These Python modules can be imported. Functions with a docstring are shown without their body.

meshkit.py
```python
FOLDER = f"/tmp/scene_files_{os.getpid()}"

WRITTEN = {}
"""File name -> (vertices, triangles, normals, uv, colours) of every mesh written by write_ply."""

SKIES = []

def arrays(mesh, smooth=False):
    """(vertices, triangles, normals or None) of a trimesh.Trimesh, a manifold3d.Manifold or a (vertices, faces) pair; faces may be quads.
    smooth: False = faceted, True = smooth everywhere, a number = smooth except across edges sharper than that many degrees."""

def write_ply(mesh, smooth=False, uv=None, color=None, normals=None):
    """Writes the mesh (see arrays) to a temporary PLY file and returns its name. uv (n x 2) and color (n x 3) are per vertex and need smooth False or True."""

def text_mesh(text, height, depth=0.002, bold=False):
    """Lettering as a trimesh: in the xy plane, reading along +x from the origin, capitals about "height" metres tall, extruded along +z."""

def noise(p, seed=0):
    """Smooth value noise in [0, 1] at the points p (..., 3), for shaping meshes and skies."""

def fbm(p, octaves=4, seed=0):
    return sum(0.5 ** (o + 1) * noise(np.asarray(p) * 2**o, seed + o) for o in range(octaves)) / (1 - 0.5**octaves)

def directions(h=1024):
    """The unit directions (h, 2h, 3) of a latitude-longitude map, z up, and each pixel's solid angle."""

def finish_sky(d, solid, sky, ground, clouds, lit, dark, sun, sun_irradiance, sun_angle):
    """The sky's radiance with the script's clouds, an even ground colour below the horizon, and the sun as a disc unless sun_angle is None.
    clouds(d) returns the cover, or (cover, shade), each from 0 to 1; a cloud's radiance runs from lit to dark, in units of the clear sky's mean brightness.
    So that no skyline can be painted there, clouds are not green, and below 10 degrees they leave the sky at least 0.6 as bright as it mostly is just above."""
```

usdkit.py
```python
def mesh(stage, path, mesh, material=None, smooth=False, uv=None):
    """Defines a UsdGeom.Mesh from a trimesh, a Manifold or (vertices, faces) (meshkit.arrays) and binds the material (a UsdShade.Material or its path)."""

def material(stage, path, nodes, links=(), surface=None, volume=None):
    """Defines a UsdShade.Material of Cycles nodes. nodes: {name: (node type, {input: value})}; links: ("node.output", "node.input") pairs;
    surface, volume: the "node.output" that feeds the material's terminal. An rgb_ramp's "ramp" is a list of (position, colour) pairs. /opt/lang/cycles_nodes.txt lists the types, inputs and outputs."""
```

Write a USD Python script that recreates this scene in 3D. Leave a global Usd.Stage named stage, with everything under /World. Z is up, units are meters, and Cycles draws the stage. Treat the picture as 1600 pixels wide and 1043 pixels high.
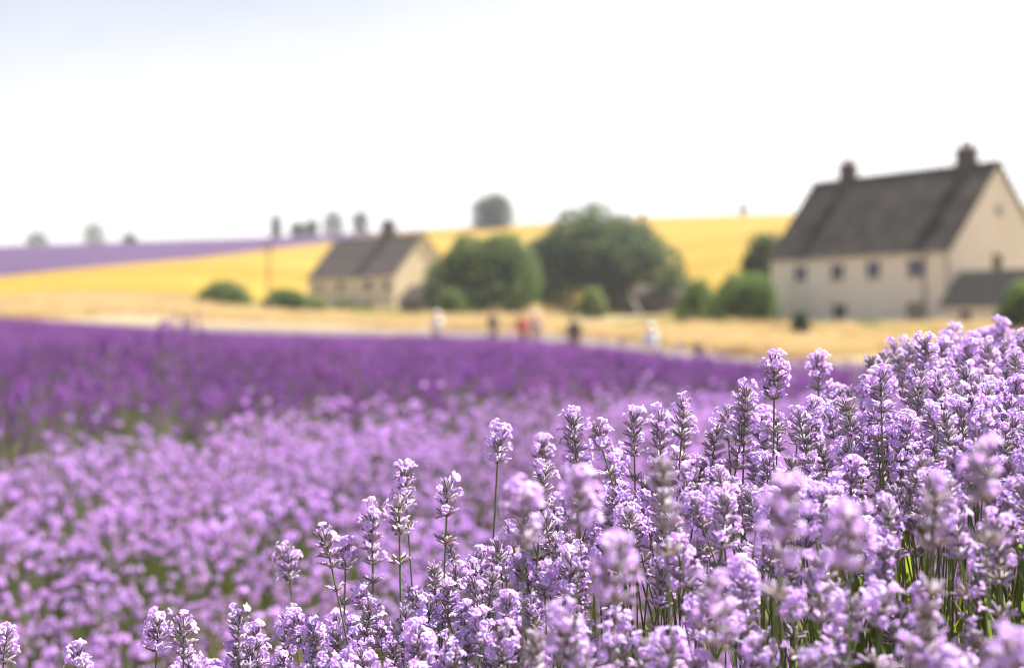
import math
import numpy as np
import trimesh
import manifold3d as m3
import usdkit
import meshkit
from pxr import Usd, UsdGeom, UsdLux, UsdShade, Gf, Sdf, Vt

stage = Usd.Stage.CreateInMemory()
UsdGeom.SetStageUpAxis(stage, 'Z')
UsdGeom.SetStageMetersPerUnit(stage, 1.0)
stage.DefinePrim('/World', 'Xform')
PI = math.pi

# ------------------------------------------------------------------ camera, sky, sun, exposure
EYE = 0.85
cam = UsdGeom.Camera.Define(stage, '/World/camera')
cam.CreateHorizontalApertureAttr(36.0)
cam.CreateVerticalApertureAttr(36.0 * 667 / 1024)
cam.CreateFocalLengthAttr(50.0)
cam.CreateFStopAttr(6.9)
cam.CreateFocusDistanceAttr(0.80)
cam.CreateClippingRangeAttr(Gf.Vec2f(0.02, 9000))
cam.CreateExposureAttr(1.76)
cam.AddTranslateOp().Set((0, 0, EYE))
cam.AddRotateXYZOp().Set((90 - 0.3, 0, 0))

SUN_AZ, SUN_EL = math.radians(60), math.radians(57)
SUN_DIR = np.array([math.sin(SUN_AZ) * math.cos(SUN_EL), math.cos(SUN_AZ) * math.cos(SUN_EL), math.sin(SUN_EL)])
usdkit.material(stage, '/World/Looks/sky_look', {
    's': ('sky_texture', {'sky_type': 'single_scattering', 'sun_disc': False, 'sun_elevation': SUN_EL, 'sun_rotation': SUN_AZ,
                          'air_density': 1.0, 'aerosol_density': 2.2, 'ozone_density': 1.0, 'altitude': 100.0}),
    'tc': ('texture_coordinate', {}), 'sx': ('separate_xyz', {}),
    'mp': ('mapping', {'scale': (1.6, 1.6, 4.5), 'location': (0.3, 0.1, 0.0)}),
    'n': ('noise_texture', {'scale': 1.1, 'detail': 5.0, 'roughness': 0.5}),
    'zr': ('map_range', {'from_min': 0.04, 'from_max': 0.26, 'to_min': 0.75, 'to_max': 0.0, 'clamp': True}),
    'r': ('map_range', {'from_min': 0.30, 'from_max': 0.62, 'to_min': 0.0, 'to_max': 0.35, 'clamp': True}),
    'ad': ('math', {'math_type': 'add', 'use_clamp': True}), 'a2': ('math', {'math_type': 'add'}),
    'sd': ('vector_math', {'math_type': 'dot_product', 'vector2': (math.sin(SUN_AZ), math.cos(SUN_AZ), 0.0)}),
    'sr': ('map_range', {'from_min': 0.15, 'from_max': 0.70, 'to_min': -0.25, 'to_max': 0.35, 'clamp': True}),
    'm': ('mix', {'color2': (6.4, 6.2, 6.15)}),
    'tn': ('mix', {'mix_type': 'multiply', 'fac': 1.0, 'color2': (0.80, 0.715, 0.72)}),
    'b': ('background_shader', {'strength': 0.062})},
    [('tc.generated', 'mp.vector'), ('tc.generated', 'sx.vector'), ('sx.z', 'zr.value'), ('mp.vector', 'n.vector'), ('n.fac', 'r.value'), ('r.result', 'ad.value1'), ('zr.result', 'a2.value1'), ('tc.generated', 'sd.vector1'), ('sd.value', 'sr.value'), ('sr.result', 'a2.value2'), ('a2.value', 'ad.value2'),
     ('ad.value', 'm.fac'), ('s.color', 'tn.color1'), ('tn.color', 'm.color1'), ('m.color', 'b.color')],
    surface='b.background')
dome = UsdLux.DomeLight.Define(stage, '/World/sky')
dome.CreateIntensityAttr(1.0)
UsdShade.MaterialBindingAPI.Apply(dome.GetPrim()).Bind(UsdShade.Material.Get(stage, '/World/Looks/sky_look'))
dome.GetPrim().SetCustomDataByKey('kind', 'structure')
sun = UsdLux.DistantLight.Define(stage, '/World/sun')
sun.CreateIntensityAttr(1.25)
sun.CreateAngleAttr(0.53)
sun.CreateColorAttr(Gf.Vec3f(1.0, 0.95, 0.87))
sun.CreateNormalizeAttr(True)
q = Gf.Rotation(Gf.Vec3d(0, 0, 1), Gf.Vec3d(*map(float, SUN_DIR)))
sun.AddOrientOp().Set(Gf.Quatf(q.GetQuat()))

# ------------------------------------------------------------------ helpers
taken = {}


def fresh(name, parent='/World'):
    k = (str(parent), name)
    taken[k] = taken.get(k, -1) + 1
    return f'{parent}/{name}' if taken[k] == 0 else f'{parent}/{name}_{taken[k]:03d}'


def tag(p, label=None, category=None, group=None, kind=None):
    p = p.GetPrim() if hasattr(p, 'GetPrim') else p
    for k, v in (('label', label), ('category', category), ('group', group), ('kind', kind)):
        if v:
            p.SetCustomDataByKey(k, v)
    return p


def M(name):
    return UsdShade.Material.Get(stage, '/World/Looks/' + name)


def obj(name, mesh, mat, parent='/World', smooth=False, tint=None):
    path = fresh(name, parent if isinstance(parent, str) else str(parent.GetPath()))
    m = usdkit.mesh(stage, path, mesh, M(mat), smooth)
    if tint is not None:
        UsdGeom.PrimvarsAPI(m).CreatePrimvar('tint', Sdf.ValueTypeNames.Color3fArray, 'vertex').Set(Vt.Vec3fArray.FromNumpy(np.asarray(tint, np.float32)))
    return m.GetPrim()


def thing(name, loc=(0, 0, 0), rotz=0.0, label=None, category=None, group=None, scale=None):
    x = UsdGeom.Xform.Define(stage, fresh(name))
    x.AddTranslateOp().Set(Gf.Vec3d(*map(float, loc)))
    if rotz:
        x.AddRotateZOp().Set(math.degrees(rotz))
    if scale:
        x.AddScaleOp().Set(Gf.Vec3f(*scale))
    return tag(x, label, category, group)


def box(x0, x1, y0, y1, z0, z1):
    b = trimesh.creation.box((x1 - x0, y1 - y0, z1 - z0))
    b.apply_translation(((x0 + x1) / 2, (y0 + y1) / 2, (z0 + z1) / 2))
    return b


def cat(*ms):
    ms = [m for k in ms for m in (k if isinstance(k, (list, tuple)) else [k])]
    return trimesh.util.concatenate(ms)


def tube(pts, radii, n=6, cap=True):
    """A tapered tube along points; radii one per point."""
    P = np.asarray(pts, float)
    radii = np.broadcast_to(np.asarray(radii, float), len(P))
    T = np.gradient(P, axis=0)
    T /= np.linalg.norm(T, axis=1, keepdims=True)
    a = np.array([1.0, 0, 0]) if abs(T[0][0]) < 0.8 else np.array([0, 1.0, 0])
    V, F = [], []
    for i in range(len(P)):
        u = np.cross(T[i], a)
        u /= np.linalg.norm(u)
        w = np.cross(T[i], u)
        th = np.arange(n) / n * 2 * PI
        V.append(P[i] + radii[i] * (np.cos(th)[:, None] * u + np.sin(th)[:, None] * w))
    for i in range(len(P) - 1):
        for j in range(n):
            k = (j + 1) % n
            A, B, C, D = i * n + j, i * n + k, (i + 1) * n + k, (i + 1) * n + j
            F += [(A, B, C), (A, C, D)]
    V = np.vstack(V)
    if cap:
        e = len(V)
        V = np.vstack([V, P[0], P[-1]])
        for j in range(n):
            k = (j + 1) % n
            F += [(e, k, j), (e + 1, (len(P) - 1) * n + j, (len(P) - 1) * n + k)]
    return trimesh.Trimesh(V, F, process=False)


# ------------------------------------------------------------------ materials
def noisy(name, c1, c2, scale, rough=0.85, detail=4.0, bump=0.0, bscale=None, c3=None, lo=0.35, hi=0.65, coords='object', bdist=0.02, stretch=(1, 1, 1), spec=0.3, vary=0.0):
    nodes = {'tc': ('texture_coordinate', {}), 'mp': ('mapping', {'scale': stretch}), 'n': ('noise_texture', {'scale': scale, 'detail': detail, 'roughness': 0.6}),
             'r': ('rgb_ramp', {'ramp': [(0.0, c1), (lo, c1), (hi, c2), (1.0, c3 or c2)]}),
             'p': ('principled_bsdf', {'roughness': rough, 'specular_ior_level': spec})}
    links = [(f'tc.{coords}', 'mp.vector'), ('mp.vector', 'n.vector'), ('n.fac', 'r.fac')]
    out = 'r.color'
    if vary:
        nodes |= {'oi': ('object_info', {}), 'vr': ('map_range', {'to_min': 1 - vary, 'to_max': 1 + vary}), 'h': ('hsv', {})}
        links += [('oi.random', 'vr.value'), ('vr.result', 'h.value'), ('r.color', 'h.color')]
        out = 'h.color'
    links.append((out, 'p.base_color'))
    if bump:
        nodes |= {'n2': ('noise_texture', {'scale': bscale or scale * 4, 'detail': 5.0}), 'b': ('bump', {'strength': bump, 'distance': bdist})}
        links += [('mp.vector', 'n2.vector'), ('n2.fac', 'b.height'), ('b.normal', 'p.normal')]
    usdkit.material(stage, '/World/Looks/' + name, nodes, links, surface='p.BSDF')


def leafy(name, c1, c2, trans, mixf=0.4, scale=3.0, rough=0.6, tint=False, vary=0.12, hue=0.02, sheen=0.0, nscale_obj=True):
    """A thin leaf or petal: diffuse surface mixed with light passing through."""
    nodes = {'oi': ('object_info', {}), 'g': ('geometry', {}),
             'wn': ('white_noise_texture', {'dimensions': '1D'}),
             'mx': ('mix', {'color1': c1, 'color2': c2}),
             'vr': ('map_range', {'to_min': 1 - vary, 'to_max': 1 + vary}), 'hr': ('map_range', {'to_min': 0.5 - hue, 'to_max': 0.5 + hue}), 'h': ('hsv', {}),
             'p': ('principled_bsdf', {'roughness': rough, 'specular_ior_level': 0.25, 'sheen_weight': sheen, 'sheen_roughness': 0.4}),
             't': ('translucent_bsdf', {}), 'ht': ('mix', {'mix_type': 'multiply', 'fac': 1.0, 'color2': trans}), 'mc': ('mix_closure', {'fac': mixf})}
    links = [('g.random_per_island', 'mx.fac'), ('oi.random', 'vr.value'), ('vr.result', 'h.value'), ('oi.random', 'wn.w'), ('wn.value', 'hr.value'), ('hr.result', 'h.hue'),
             ('h.color', 'p.base_color'), ('h.color', 'ht.color1'), ('ht.color', 't.color'), ('p.BSDF', 'mc.closure1'), ('t.BSDF', 'mc.closure2')]
    if tint:
        nodes |= {'at': ('attribute', {'attribute': 'tint'}), 'tm': ('mix', {'mix_type': 'multiply', 'fac': 1.0})}
        links += [('mx.color', 'tm.color1'), ('at.color', 'tm.color2'), ('tm.color', 'h.color')]
    else:
        links += [('mx.color', 'h.color')]
    usdkit.material(stage, '/World/Looks/' + name, nodes, links, surface='mc.closure')


leafy('floret_lilac', (0.74, 0.61, 0.87), (1.0, 0.98, 1.0), (0.99, 0.74, 1.04), 0.45, vary=0.14, hue=0.02)
leafy('calyx_mauve', (0.9, 0.85, 0.95), (1.1, 1.08, 1.0), (1.0, 0.8, 0.9), 0.18, tint=True, vary=0.15, sheen=0.9, rough=0.8)
leafy('stem_green', (0.16, 0.20, 0.075), (0.20, 0.24, 0.10), (1.1, 1.2, 0.6), 0.15, vary=0.15, rough=0.55)
leafy('bract_brown', (0.20, 0.16, 0.11), (0.30, 0.25, 0.19), (1.2, 1.0, 0.8), 0.3)
leafy('leaf_green', (0.19, 0.24, 0.055), (0.40, 0.42, 0.08), (1.4, 1.5, 0.6), 0.45, vary=0.2)
leafy('leaf_orange', (0.80, 0.38, 0.03), (0.85, 0.45, 0.05), (1.2, 1.1, 0.7), 0.4)
leafy('row_floret', (0.68, 0.48, 0.81), (1.0, 0.96, 1.0), (1.0, 0.75, 1.04), 0.45, vary=0.22, hue=0.012)
leafy('row_calyx', (0.085, 0.06, 0.085), (0.50, 0.43, 0.43), (1, 0.9, 1), 0.2, vary=0.2, sheen=0.6, rough=0.8)
leafy('row_leaf', (0.09, 0.11, 0.045), (0.24, 0.26, 0.09), (1.3, 1.4, 0.7), 0.4, vary=0.15)
leafy('purple_floret', (0.27, 0.105, 0.39), (0.70, 0.42, 0.77), (1.2, 1.0, 1.1), 0.35, vary=0.38, hue=0.01)
leafy('purple_calyx', (0.075, 0.042, 0.10), (0.21, 0.13, 0.27), (1, 0.9, 1.1), 0.2, vary=0.1, rough=0.8)
leafy('purple_leaf', (0.13, 0.135, 0.10), (0.27, 0.275, 0.20), (1.2, 1.3, 0.8), 0.35, vary=0.15)
leafy('grass_dry', (0.52, 0.42, 0.24), (0.68, 0.58, 0.40), (1.2, 1.05, 0.8), 0.4, vary=0.15)
leafy('grass_green', (0.20, 0.21, 0.05), (0.30, 0.28, 0.08), (1.3, 1.3, 0.7), 0.4, vary=0.15)
leafy('tree_leaf_dark', (0.068, 0.098, 0.055), (0.155, 0.195, 0.095), (1.3, 1.5, 0.7), 0.35, vary=0.1)
leafy('tree_leaf_mid', (0.11, 0.15, 0.052), (0.32, 0.36, 0.11), (1.3, 1.5, 0.7), 0.4, vary=0.1)
leafy('tree_leaf_light', (0.18, 0.22, 0.07), (0.34, 0.38, 0.12), (1.3, 1.4, 0.7), 0.4, vary=0.1)
leafy('tree_leaf_far', (0.075, 0.10, 0.08), (0.12, 0.15, 0.11), (1.2, 1.3, 0.8), 0.35, vary=0.1)
noisy('soil', (0.10, 0.075, 0.05), (0.18, 0.14, 0.09), 6.0, 0.95, bump=0.5, bscale=30, c3=(0.14, 0.16, 0.06), spec=0.0)
noisy('track_gravel', (0.125, 0.104, 0.104), (0.15, 0.126, 0.126), 0.35, 0.95, bump=0.3, bscale=8, c3=(0.14, 0.115, 0.095), spec=0.0)
noisy('verge_soil', (0.20, 0.155, 0.085), (0.25, 0.205, 0.135), 0.10, 0.95, bump=0.4, bscale=2.5, c3=(0.15, 0.135, 0.05), lo=0.3, hi=0.6, spec=0.0)
noisy('wheat', (0.190, 0.120, 0.018), (0.28, 0.195, 0.042), 0.02, 0.9, bump=0.5, bscale=1.5, lo=0.28, hi=0.72, stretch=(0.35, 1.6, 1), c3=(0.26, 0.175, 0.03), bdist=0.1, spec=0.0)
noisy('hill_lavender', (0.048, 0.028, 0.070), (0.092, 0.056, 0.115), 0.05, stretch=(0.3, 2.0, 1), rough=0.95, detail=4.0, lo=0.3, hi=0.7, bump=0.5, bscale=1.2, c3=(0.078, 0.05, 0.09), bdist=0.15, spec=0.0)
noisy('far_grass', (0.30, 0.28, 0.10), (0.40, 0.36, 0.13), 0.01, 0.95, spec=0.0)
noisy('render_cream', (0.82, 0.72, 0.57), (0.88, 0.79, 0.65), 0.5, 0.9, bump=0.15, bscale=25, bdist=0.01, c3=(0.78, 0.69, 0.55))
noisy('stone_yellow', (0.62, 0.52, 0.34), (0.70, 0.60, 0.40), 0.9, 0.9, bump=0.3, bscale=12, bdist=0.02)
noisy('roof_slate', (0.034, 0.029, 0.023), (0.088, 0.074, 0.056), 0.8, 0.85, bump=0.3, bscale=9, c3=(0.15, 0.125, 0.055), vary=0.18)
noisy('roof_brown', (0.085, 0.068, 0.058), (0.12, 0.098, 0.085), 1.6, 0.85, bump=0.3, bscale=9, c3=(0.14, 0.115, 0.095), vary=0.18)
noisy('lichen', (0.24, 0.20, 0.07), (0.34, 0.28, 0.09), 3.0, 0.9)
noisy('chimney_brick', (0.06, 0.05, 0.044), (0.095, 0.08, 0.068), 4.0, 0.9, bump=0.4, bscale=20)
noisy('roof_dark', (0.022, 0.020, 0.018), (0.036, 0.033, 0.029), 1.6, 0.85, bump=0.3, bscale=9, vary=0.15)
noisy('terracotta', (0.12, 0.06, 0.045), (0.16, 0.085, 0.06), 5.0, 0.8)
noisy('frame_white', (0.62, 0.62, 0.64), (0.70, 0.70, 0.72), 4.0, 0.5)
noisy('frame_blue', (0.30, 0.38, 0.42), (0.36, 0.44, 0.48), 4.0, 0.5)
noisy('pipe_grey', (0.16, 0.15, 0.14), (0.22, 0.20, 0.19), 5.0, 0.6)
noisy('door_paint', (0.10, 0.14, 0.20), (0.13, 0.17, 0.24), 3.0, 0.5)
noisy('timber', (0.12, 0.085, 0.055), (0.20, 0.15, 0.10), 6.0, 0.9, bump=0.4, bscale=25, stretch=(3, 3, 0.6))
noisy('timber_pale', (0.24, 0.21, 0.18), (0.30, 0.27, 0.23), 6.0, 0.85, bump=0.3, bscale=20, stretch=(3, 3, 0.6))
noisy('barn_wall', (0.13, 0.10, 0.085), (0.18, 0.145, 0.125), 1.2, 0.9, bump=0.4, bscale=9)
noisy('bark', (0.07, 0.055, 0.042), (0.13, 0.10, 0.075), 5.0, 0.95, bump=0.6, bscale=18, stretch=(1, 1, 0.35))
noisy('skin', (0.55, 0.33, 0.24), (0.60, 0.37, 0.27), 8.0, 0.6)
noisy('hair_dark', (0.05, 0.035, 0.025), (0.09, 0.06, 0.04), 20.0, 0.6)
noisy('hair_fair', (0.42, 0.28, 0.12), (0.52, 0.36, 0.17), 20.0, 0.6)
noisy('cloth_white', (0.74, 0.73, 0.72), (0.80, 0.79, 0.78), 6.0, 0.9, bump=0.2, bscale=14)
noisy('cloth_lilac_white', (0.68, 0.68, 0.80), (0.76, 0.76, 0.86), 6.0, 0.9, bump=0.2, bscale=14)
noisy('cloth_red', (0.50, 0.09, 0.08), (0.58, 0.13, 0.11), 6.0, 0.9, bump=0.2, bscale=14)
noisy('cloth_pink', (0.72, 0.50, 0.46), (0.78, 0.56, 0.52), 6.0, 0.9, bump=0.2, bscale=14)
noisy('cloth_dark', (0.06, 0.06, 0.08), (0.10, 0.10, 0.13), 6.0, 0.9)
noisy('cloth_brown', (0.10, 0.085, 0.07), (0.15, 0.13, 0.10), 6.0, 0.9)
noisy('cloth_sand', (0.50, 0.42, 0.32), (0.56, 0.48, 0.38), 6.0, 0.9)
usdkit.material(stage, '/World/Looks/window_glass', {
    'f': ('fresnel', {'IOR': 1.5}), 'a': ('math', {'math_type': 'add', 'value2': 0.06}), 't': ('transparent_bsdf', {'color': (0.75, 0.8, 0.82)}), 'g': ('glossy_bsdf', {'roughness': 0.03, 'color': (0.9, 0.95, 1.0)}), 'm': ('mix_closure', {})},
    [('f.fac', 'a.value1'), ('a.value', 'm.fac'), ('t.BSDF', 'm.closure1'), ('g.BSDF', 'm.closure2')], surface='m.closure')
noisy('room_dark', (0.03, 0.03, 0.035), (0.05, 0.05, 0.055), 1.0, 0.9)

# ------------------------------------------------------------------ terrain: a shallow valley, distances and heights by bearing
FPX = 2222.0
COLX = np.array([0, 300, 500, 600, 700, 850, 1000, 1150, 1300, 1600.0])
BEAR = np.arctan((COLX - 800) / FPX)


def rise(depth, row):            # height relative to the eye of ground seen at this row of the horizon line
    return (510 - np.asarray(row, float)) / FPX * np.asarray(depth, float)


D_EDGE = np.array([85, 68, 60, 56, 52, 42, 30, 22, 17, 14.0])
Z_EDGE = rise(D_EDGE, [496, 516, 522, 523, 524, 531, 549, 566, 572, 577]) - 0.66
D_TRK = np.array([105, 95, 90, 90, 88, 85, 70, 55, 50, 48.0])
Z_TRK = rise(D_TRK, [499, 509, 514, 516, 516, 520, 537, 556, 564, 566])
D_VRG = np.array([150, 160, 215, 220, 220, 200, 170, 140, 130, 120.0])
Z_VRG = rise(D_VRG, [464, 464, 478, 480, 482, 483, 487, 490, 492, 495])
D_WHT = np.array([300, 360, 400, 430, 450, 452, 452, 452, 452, 452.0])
Z_WHT = rise(D_WHT, [437, 407, 382, 366, 357, 349, 341, 338, 336, 332])
D_CRS = np.array([480, 470, 460, 456, 456, 456, 456, 456, 456, 456.0])
Z_CRS = rise(D_CRS, [392, 378, 369, 363, 357, 349, 341, 338, 336, 332])
NEARZ = -0.85


def col(vals, b):
    return np.interp(b, BEAR, vals)


def hump(x, y):
    return 0.22 * np.exp(-(((x - 0.4) / 0.5) ** 2 + ((y - 1.0) / 0.5) ** 2))


def ground_z(x, y):
    """World height of the ground at x, y."""
    x, y = np.asarray(x, float), np.asarray(y, float)
    b, d = np.arctan2(x, y), np.hypot(x, y)
    bc = np.clip(b, BEAR[0], BEAR[-1])
    ds = [0 * d, 0 * d + 8, col(D_EDGE, bc), col(D_EDGE, bc) + 1.5, col(D_TRK, bc), col(D_VRG, bc), col(D_WHT, bc), col(D_CRS, bc), 0 * d + 800, 0 * d + 6000]
    zs = [0 * d + NEARZ, 0 * d + NEARZ, col(Z_EDGE, bc), col(Z_EDGE, bc), col(Z_TRK, bc), col(Z_VRG, bc), col(Z_WHT, bc), col(Z_CRS, bc), 0 * d - 6, 0 * d - 20]
    z = np.zeros_like(d) + zs[-1]
    for i in range(len(ds) - 1):
        k = (d >= ds[i]) & (d < ds[i + 1])
        t = (d - ds[i]) / np.maximum(ds[i + 1] - ds[i], 1e-6)
        z = np.where(k, zs[i] + (zs[i + 1] - zs[i]) * t, z)
    return z + EYE + hump(x, y)


def band(inner, outer, rows, name, mat, dz=0.0, rough=0.0, power=1.0, seed=0):
    az = np.unique(np.concatenate([np.linspace(-PI, -0.6, 40), np.linspace(-0.6, 0.6, 241), np.linspace(0.6, PI, 40)]))
    bc = np.clip(az, BEAR[0], BEAR[-1])
    di, do = inner(bc), outer(bc)
    t = np.linspace(0, 1, rows) ** power
    D = di[None] + (do - di)[None] * t[:, None]
    X, Y = D * np.sin(az), D * np.cos(az)
    Z = ground_z(X, Y) + dz
    if rough:
        w = np.sin(np.clip(t, 0, 1) * PI)[:, None]
        Z = Z + rough * w * (meshkit.fbm(np.stack([X / 9, Y / 9, 0 * X], -1), 4, seed) - 0.5)
    n = len(az)
    V = np.stack([X, Y, Z], -1).reshape(-1, 3)
    i, j = np.meshgrid(np.arange(rows - 1), np.arange(n - 1), indexing='ij')
    a = (i * n + j).ravel()
    F = np.stack([a, a + 1, a + n + 1, a + n], 1)
    return tag(obj(name, (V, F[:, ::-1]), mat, smooth=True), kind='structure')


E_ = lambda b: col(D_EDGE, b)
band(lambda b: 0.02 + 0 * b, lambda b: 12 + 0 * b, 90, 'lavender_field_ground', 'soil', power=1.6)
band(lambda b: 12 + 0 * b, lambda b: E_(b) + 1.5, 40, 'lavender_field_ground', 'soil')
band(lambda b: E_(b) + 1.5, lambda b: col(D_TRK, b), 30, 'gravel_track', 'track_gravel', rough=0.08)
band(lambda b: col(D_TRK, b), lambda b: col(D_VRG, b), 50, 'grass_verge', 'verge_soil', rough=0.35, seed=3)
band(lambda b: col(D_VRG, b), lambda b: col(D_WHT, b), 60, 'wheat_field_hill', 'wheat', rough=0.5, seed=5)
band(lambda b: col(D_WHT, b), lambda b: col(D_CRS, b), 30, 'lavender_hill', 'hill_lavender', rough=0.3, seed=6)
band(lambda b: col(D_CRS, b), lambda b: 5900 + 0 * b, 30, 'far_ground', 'far_grass', power=2.0)

# ------------------------------------------------------------------ houses
def house(name, corner, a, L, W, He, Hr, zb, wall_mat, roof_mat, frame_mat, label, chimneys, windows, gwindows, extra=None, tile_rows=22):
    """Origin at the near right eave corner; local +x along the ridge towards that corner from the far end, local +y into the house."""
    t = thing(name, (*corner, zb), -a, label, 'house')
    x0, x1, dep = -L, 0.0, 2 * W
    # walls with real openings
    prof = m3.CrossSection([[(0, -1.2), (dep, -1.2), (dep, He), (W, Hr - 0.05), (0, He)]])
    solid = m3.Manifold.extrude(prof, L)                                   # x=depth, y=height, z=length
    inner = m3.Manifold.extrude(m3.CrossSection([[(0.35, 0.05), (dep - 0.35, 0.05), (dep - 0.35, He - 0.1), (W, Hr - 0.7), (0.35, He - 0.1)]]), L - 0.7).translate((0, 0, 0.35))
    rot = lambda m: m.transform(np.array([[0, 0, 1, x0], [1, 0, 0, 0], [0, 1, 0, 0]], float))
    shell = rot(solid) - rot(inner)
    for (wx, wz, w, h) in windows:
        shell = shell - m3.Manifold.cube((w, 1.0, h)).translate((wx - w / 2, -0.3, wz))
    for (wy, wz, w, h) in gwindows:
        shell = shell - m3.Manifold.cube((1.0, w, h)).translate((x1 - 0.7, wy - w / 2, wz))
    obj('wall', shell, wall_mat, t)
    floor = box(x0 + 0.4, x1 - 0.4, 0.4, dep - 0.4, 0.06, 0.12)
    back = box(x0 + 0.4, x1 - 0.4, 2.2, 2.3, 0.14, He - 0.3)
    obj('floor', floor, 'room_dark', t)
    obj('inner_wall', back, 'room_dark', t)
    # roof: courses of slates laid up each slope, each course overlapping the one below
    ov, og = 0.35, 0.22
    sl = math.hypot(W, Hr - He)
    ux, uz = W / sl, (Hr - He) / sl
    rng = np.random.default_rng(len(name) + int(L * 7))
    roof = UsdGeom.Xform.Define(stage, fresh('roof', str(t.GetPath()))).GetPrim()
    for side in (0, 1):
        for k in range(tile_rows):
            s0 = -ov + (sl + ov) * k / tile_rows
            s1 = -ov + (sl + ov) * (k + 1) / tile_rows + 0.05
            if k == tile_rows - 1:
                s1 = sl + 0.02
            V = []
            for s, lift in ((s0, 0.085), (s1, 0.045)):
                for up in (lift, lift - 0.04):
                    y, z = s * ux - up * uz, He + s * uz + up * ux
                    V.append((y, z))
            jag = rng.uniform(-0.012, 0.012)
            P = [(x, (y if side == 0 else dep - y), z + 0.02 + jag * 0.3) for x in (x0 - og, x1 + og) for (y, z) in V]
            hull = trimesh.Trimesh(P, [(0, 1, 2), (0, 1, 3)], process=False).convex_hull
            obj('slate_course', hull, roof_mat, roof)
    obj('ridge_tiles', tube([(x0 - og, W, Hr + 0.07), ((x0 + x1) / 2, W, Hr + 0.07), (x1 + og, W, Hr + 0.07)], 0.12, 8), roof_mat, roof)
    for (cx, cw, cd, ch, cy, pots) in chimneys:
        st = obj('chimney', cat(box(cx - cw / 2, cx + cw / 2, W + cy - cd / 2, W + cy + cd / 2, Hr - 1.6, Hr + ch),
                                box(cx - cw / 2 - 0.06, cx + cw / 2 + 0.06, W + cy - cd / 2 - 0.06, W + cy + cd / 2 + 0.06, Hr + ch + 0.002, Hr + ch + 0.16)), 'chimney_brick', t)
        for k in range(pots):
            px = cx + (k - (pots - 1) / 2) * cw / max(pots, 1)
            obj('chimney_pot', trimesh.creation.revolve(np.array([(0.0, 0), (0.15, 0), (0.12, 0.35), (0.14, 0.38), (0.09, 0.38), (0.08, 0.1), (0, 0.1)]), sections=12).apply_translation((px, W + cy, Hr + ch + 0.165)), 'terracotta', st, 30)
    for (wx, wz, w, h) in windows:
        fr = 0.07
        f = cat(box(wx - w / 2, wx + w / 2, 0.08, 0.16, wz, wz + fr), box(wx - w / 2, wx + w / 2, 0.08, 0.16, wz + h - fr, wz + h),
                box(wx - w / 2, wx - w / 2 + fr, 0.08, 0.16, wz + fr, wz + h - fr), box(wx + w / 2 - fr, wx + w / 2, 0.08, 0.16, wz + fr, wz + h - fr), box(wx - fr / 2, wx + fr / 2, 0.08, 0.16, wz + fr, wz + h - fr))
        win = UsdGeom.Xform.Define(stage, fresh('window', str(t.GetPath()))).GetPrim()
        obj('frame', f, frame_mat, win)
        for sx in (-1, 1):
            px0, px1 = sorted((wx + sx * fr / 2, wx + sx * (w / 2 - fr)))
            obj('pane', box(px0, px1, 0.115, 0.125, wz + fr, wz + h - fr), 'window_glass', win)
        obj('sill', box(wx - w / 2 - 0.08, wx + w / 2 + 0.08, -0.10, 0.078, wz - 0.09, wz - 0.003), 'stone_yellow', win)
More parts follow.
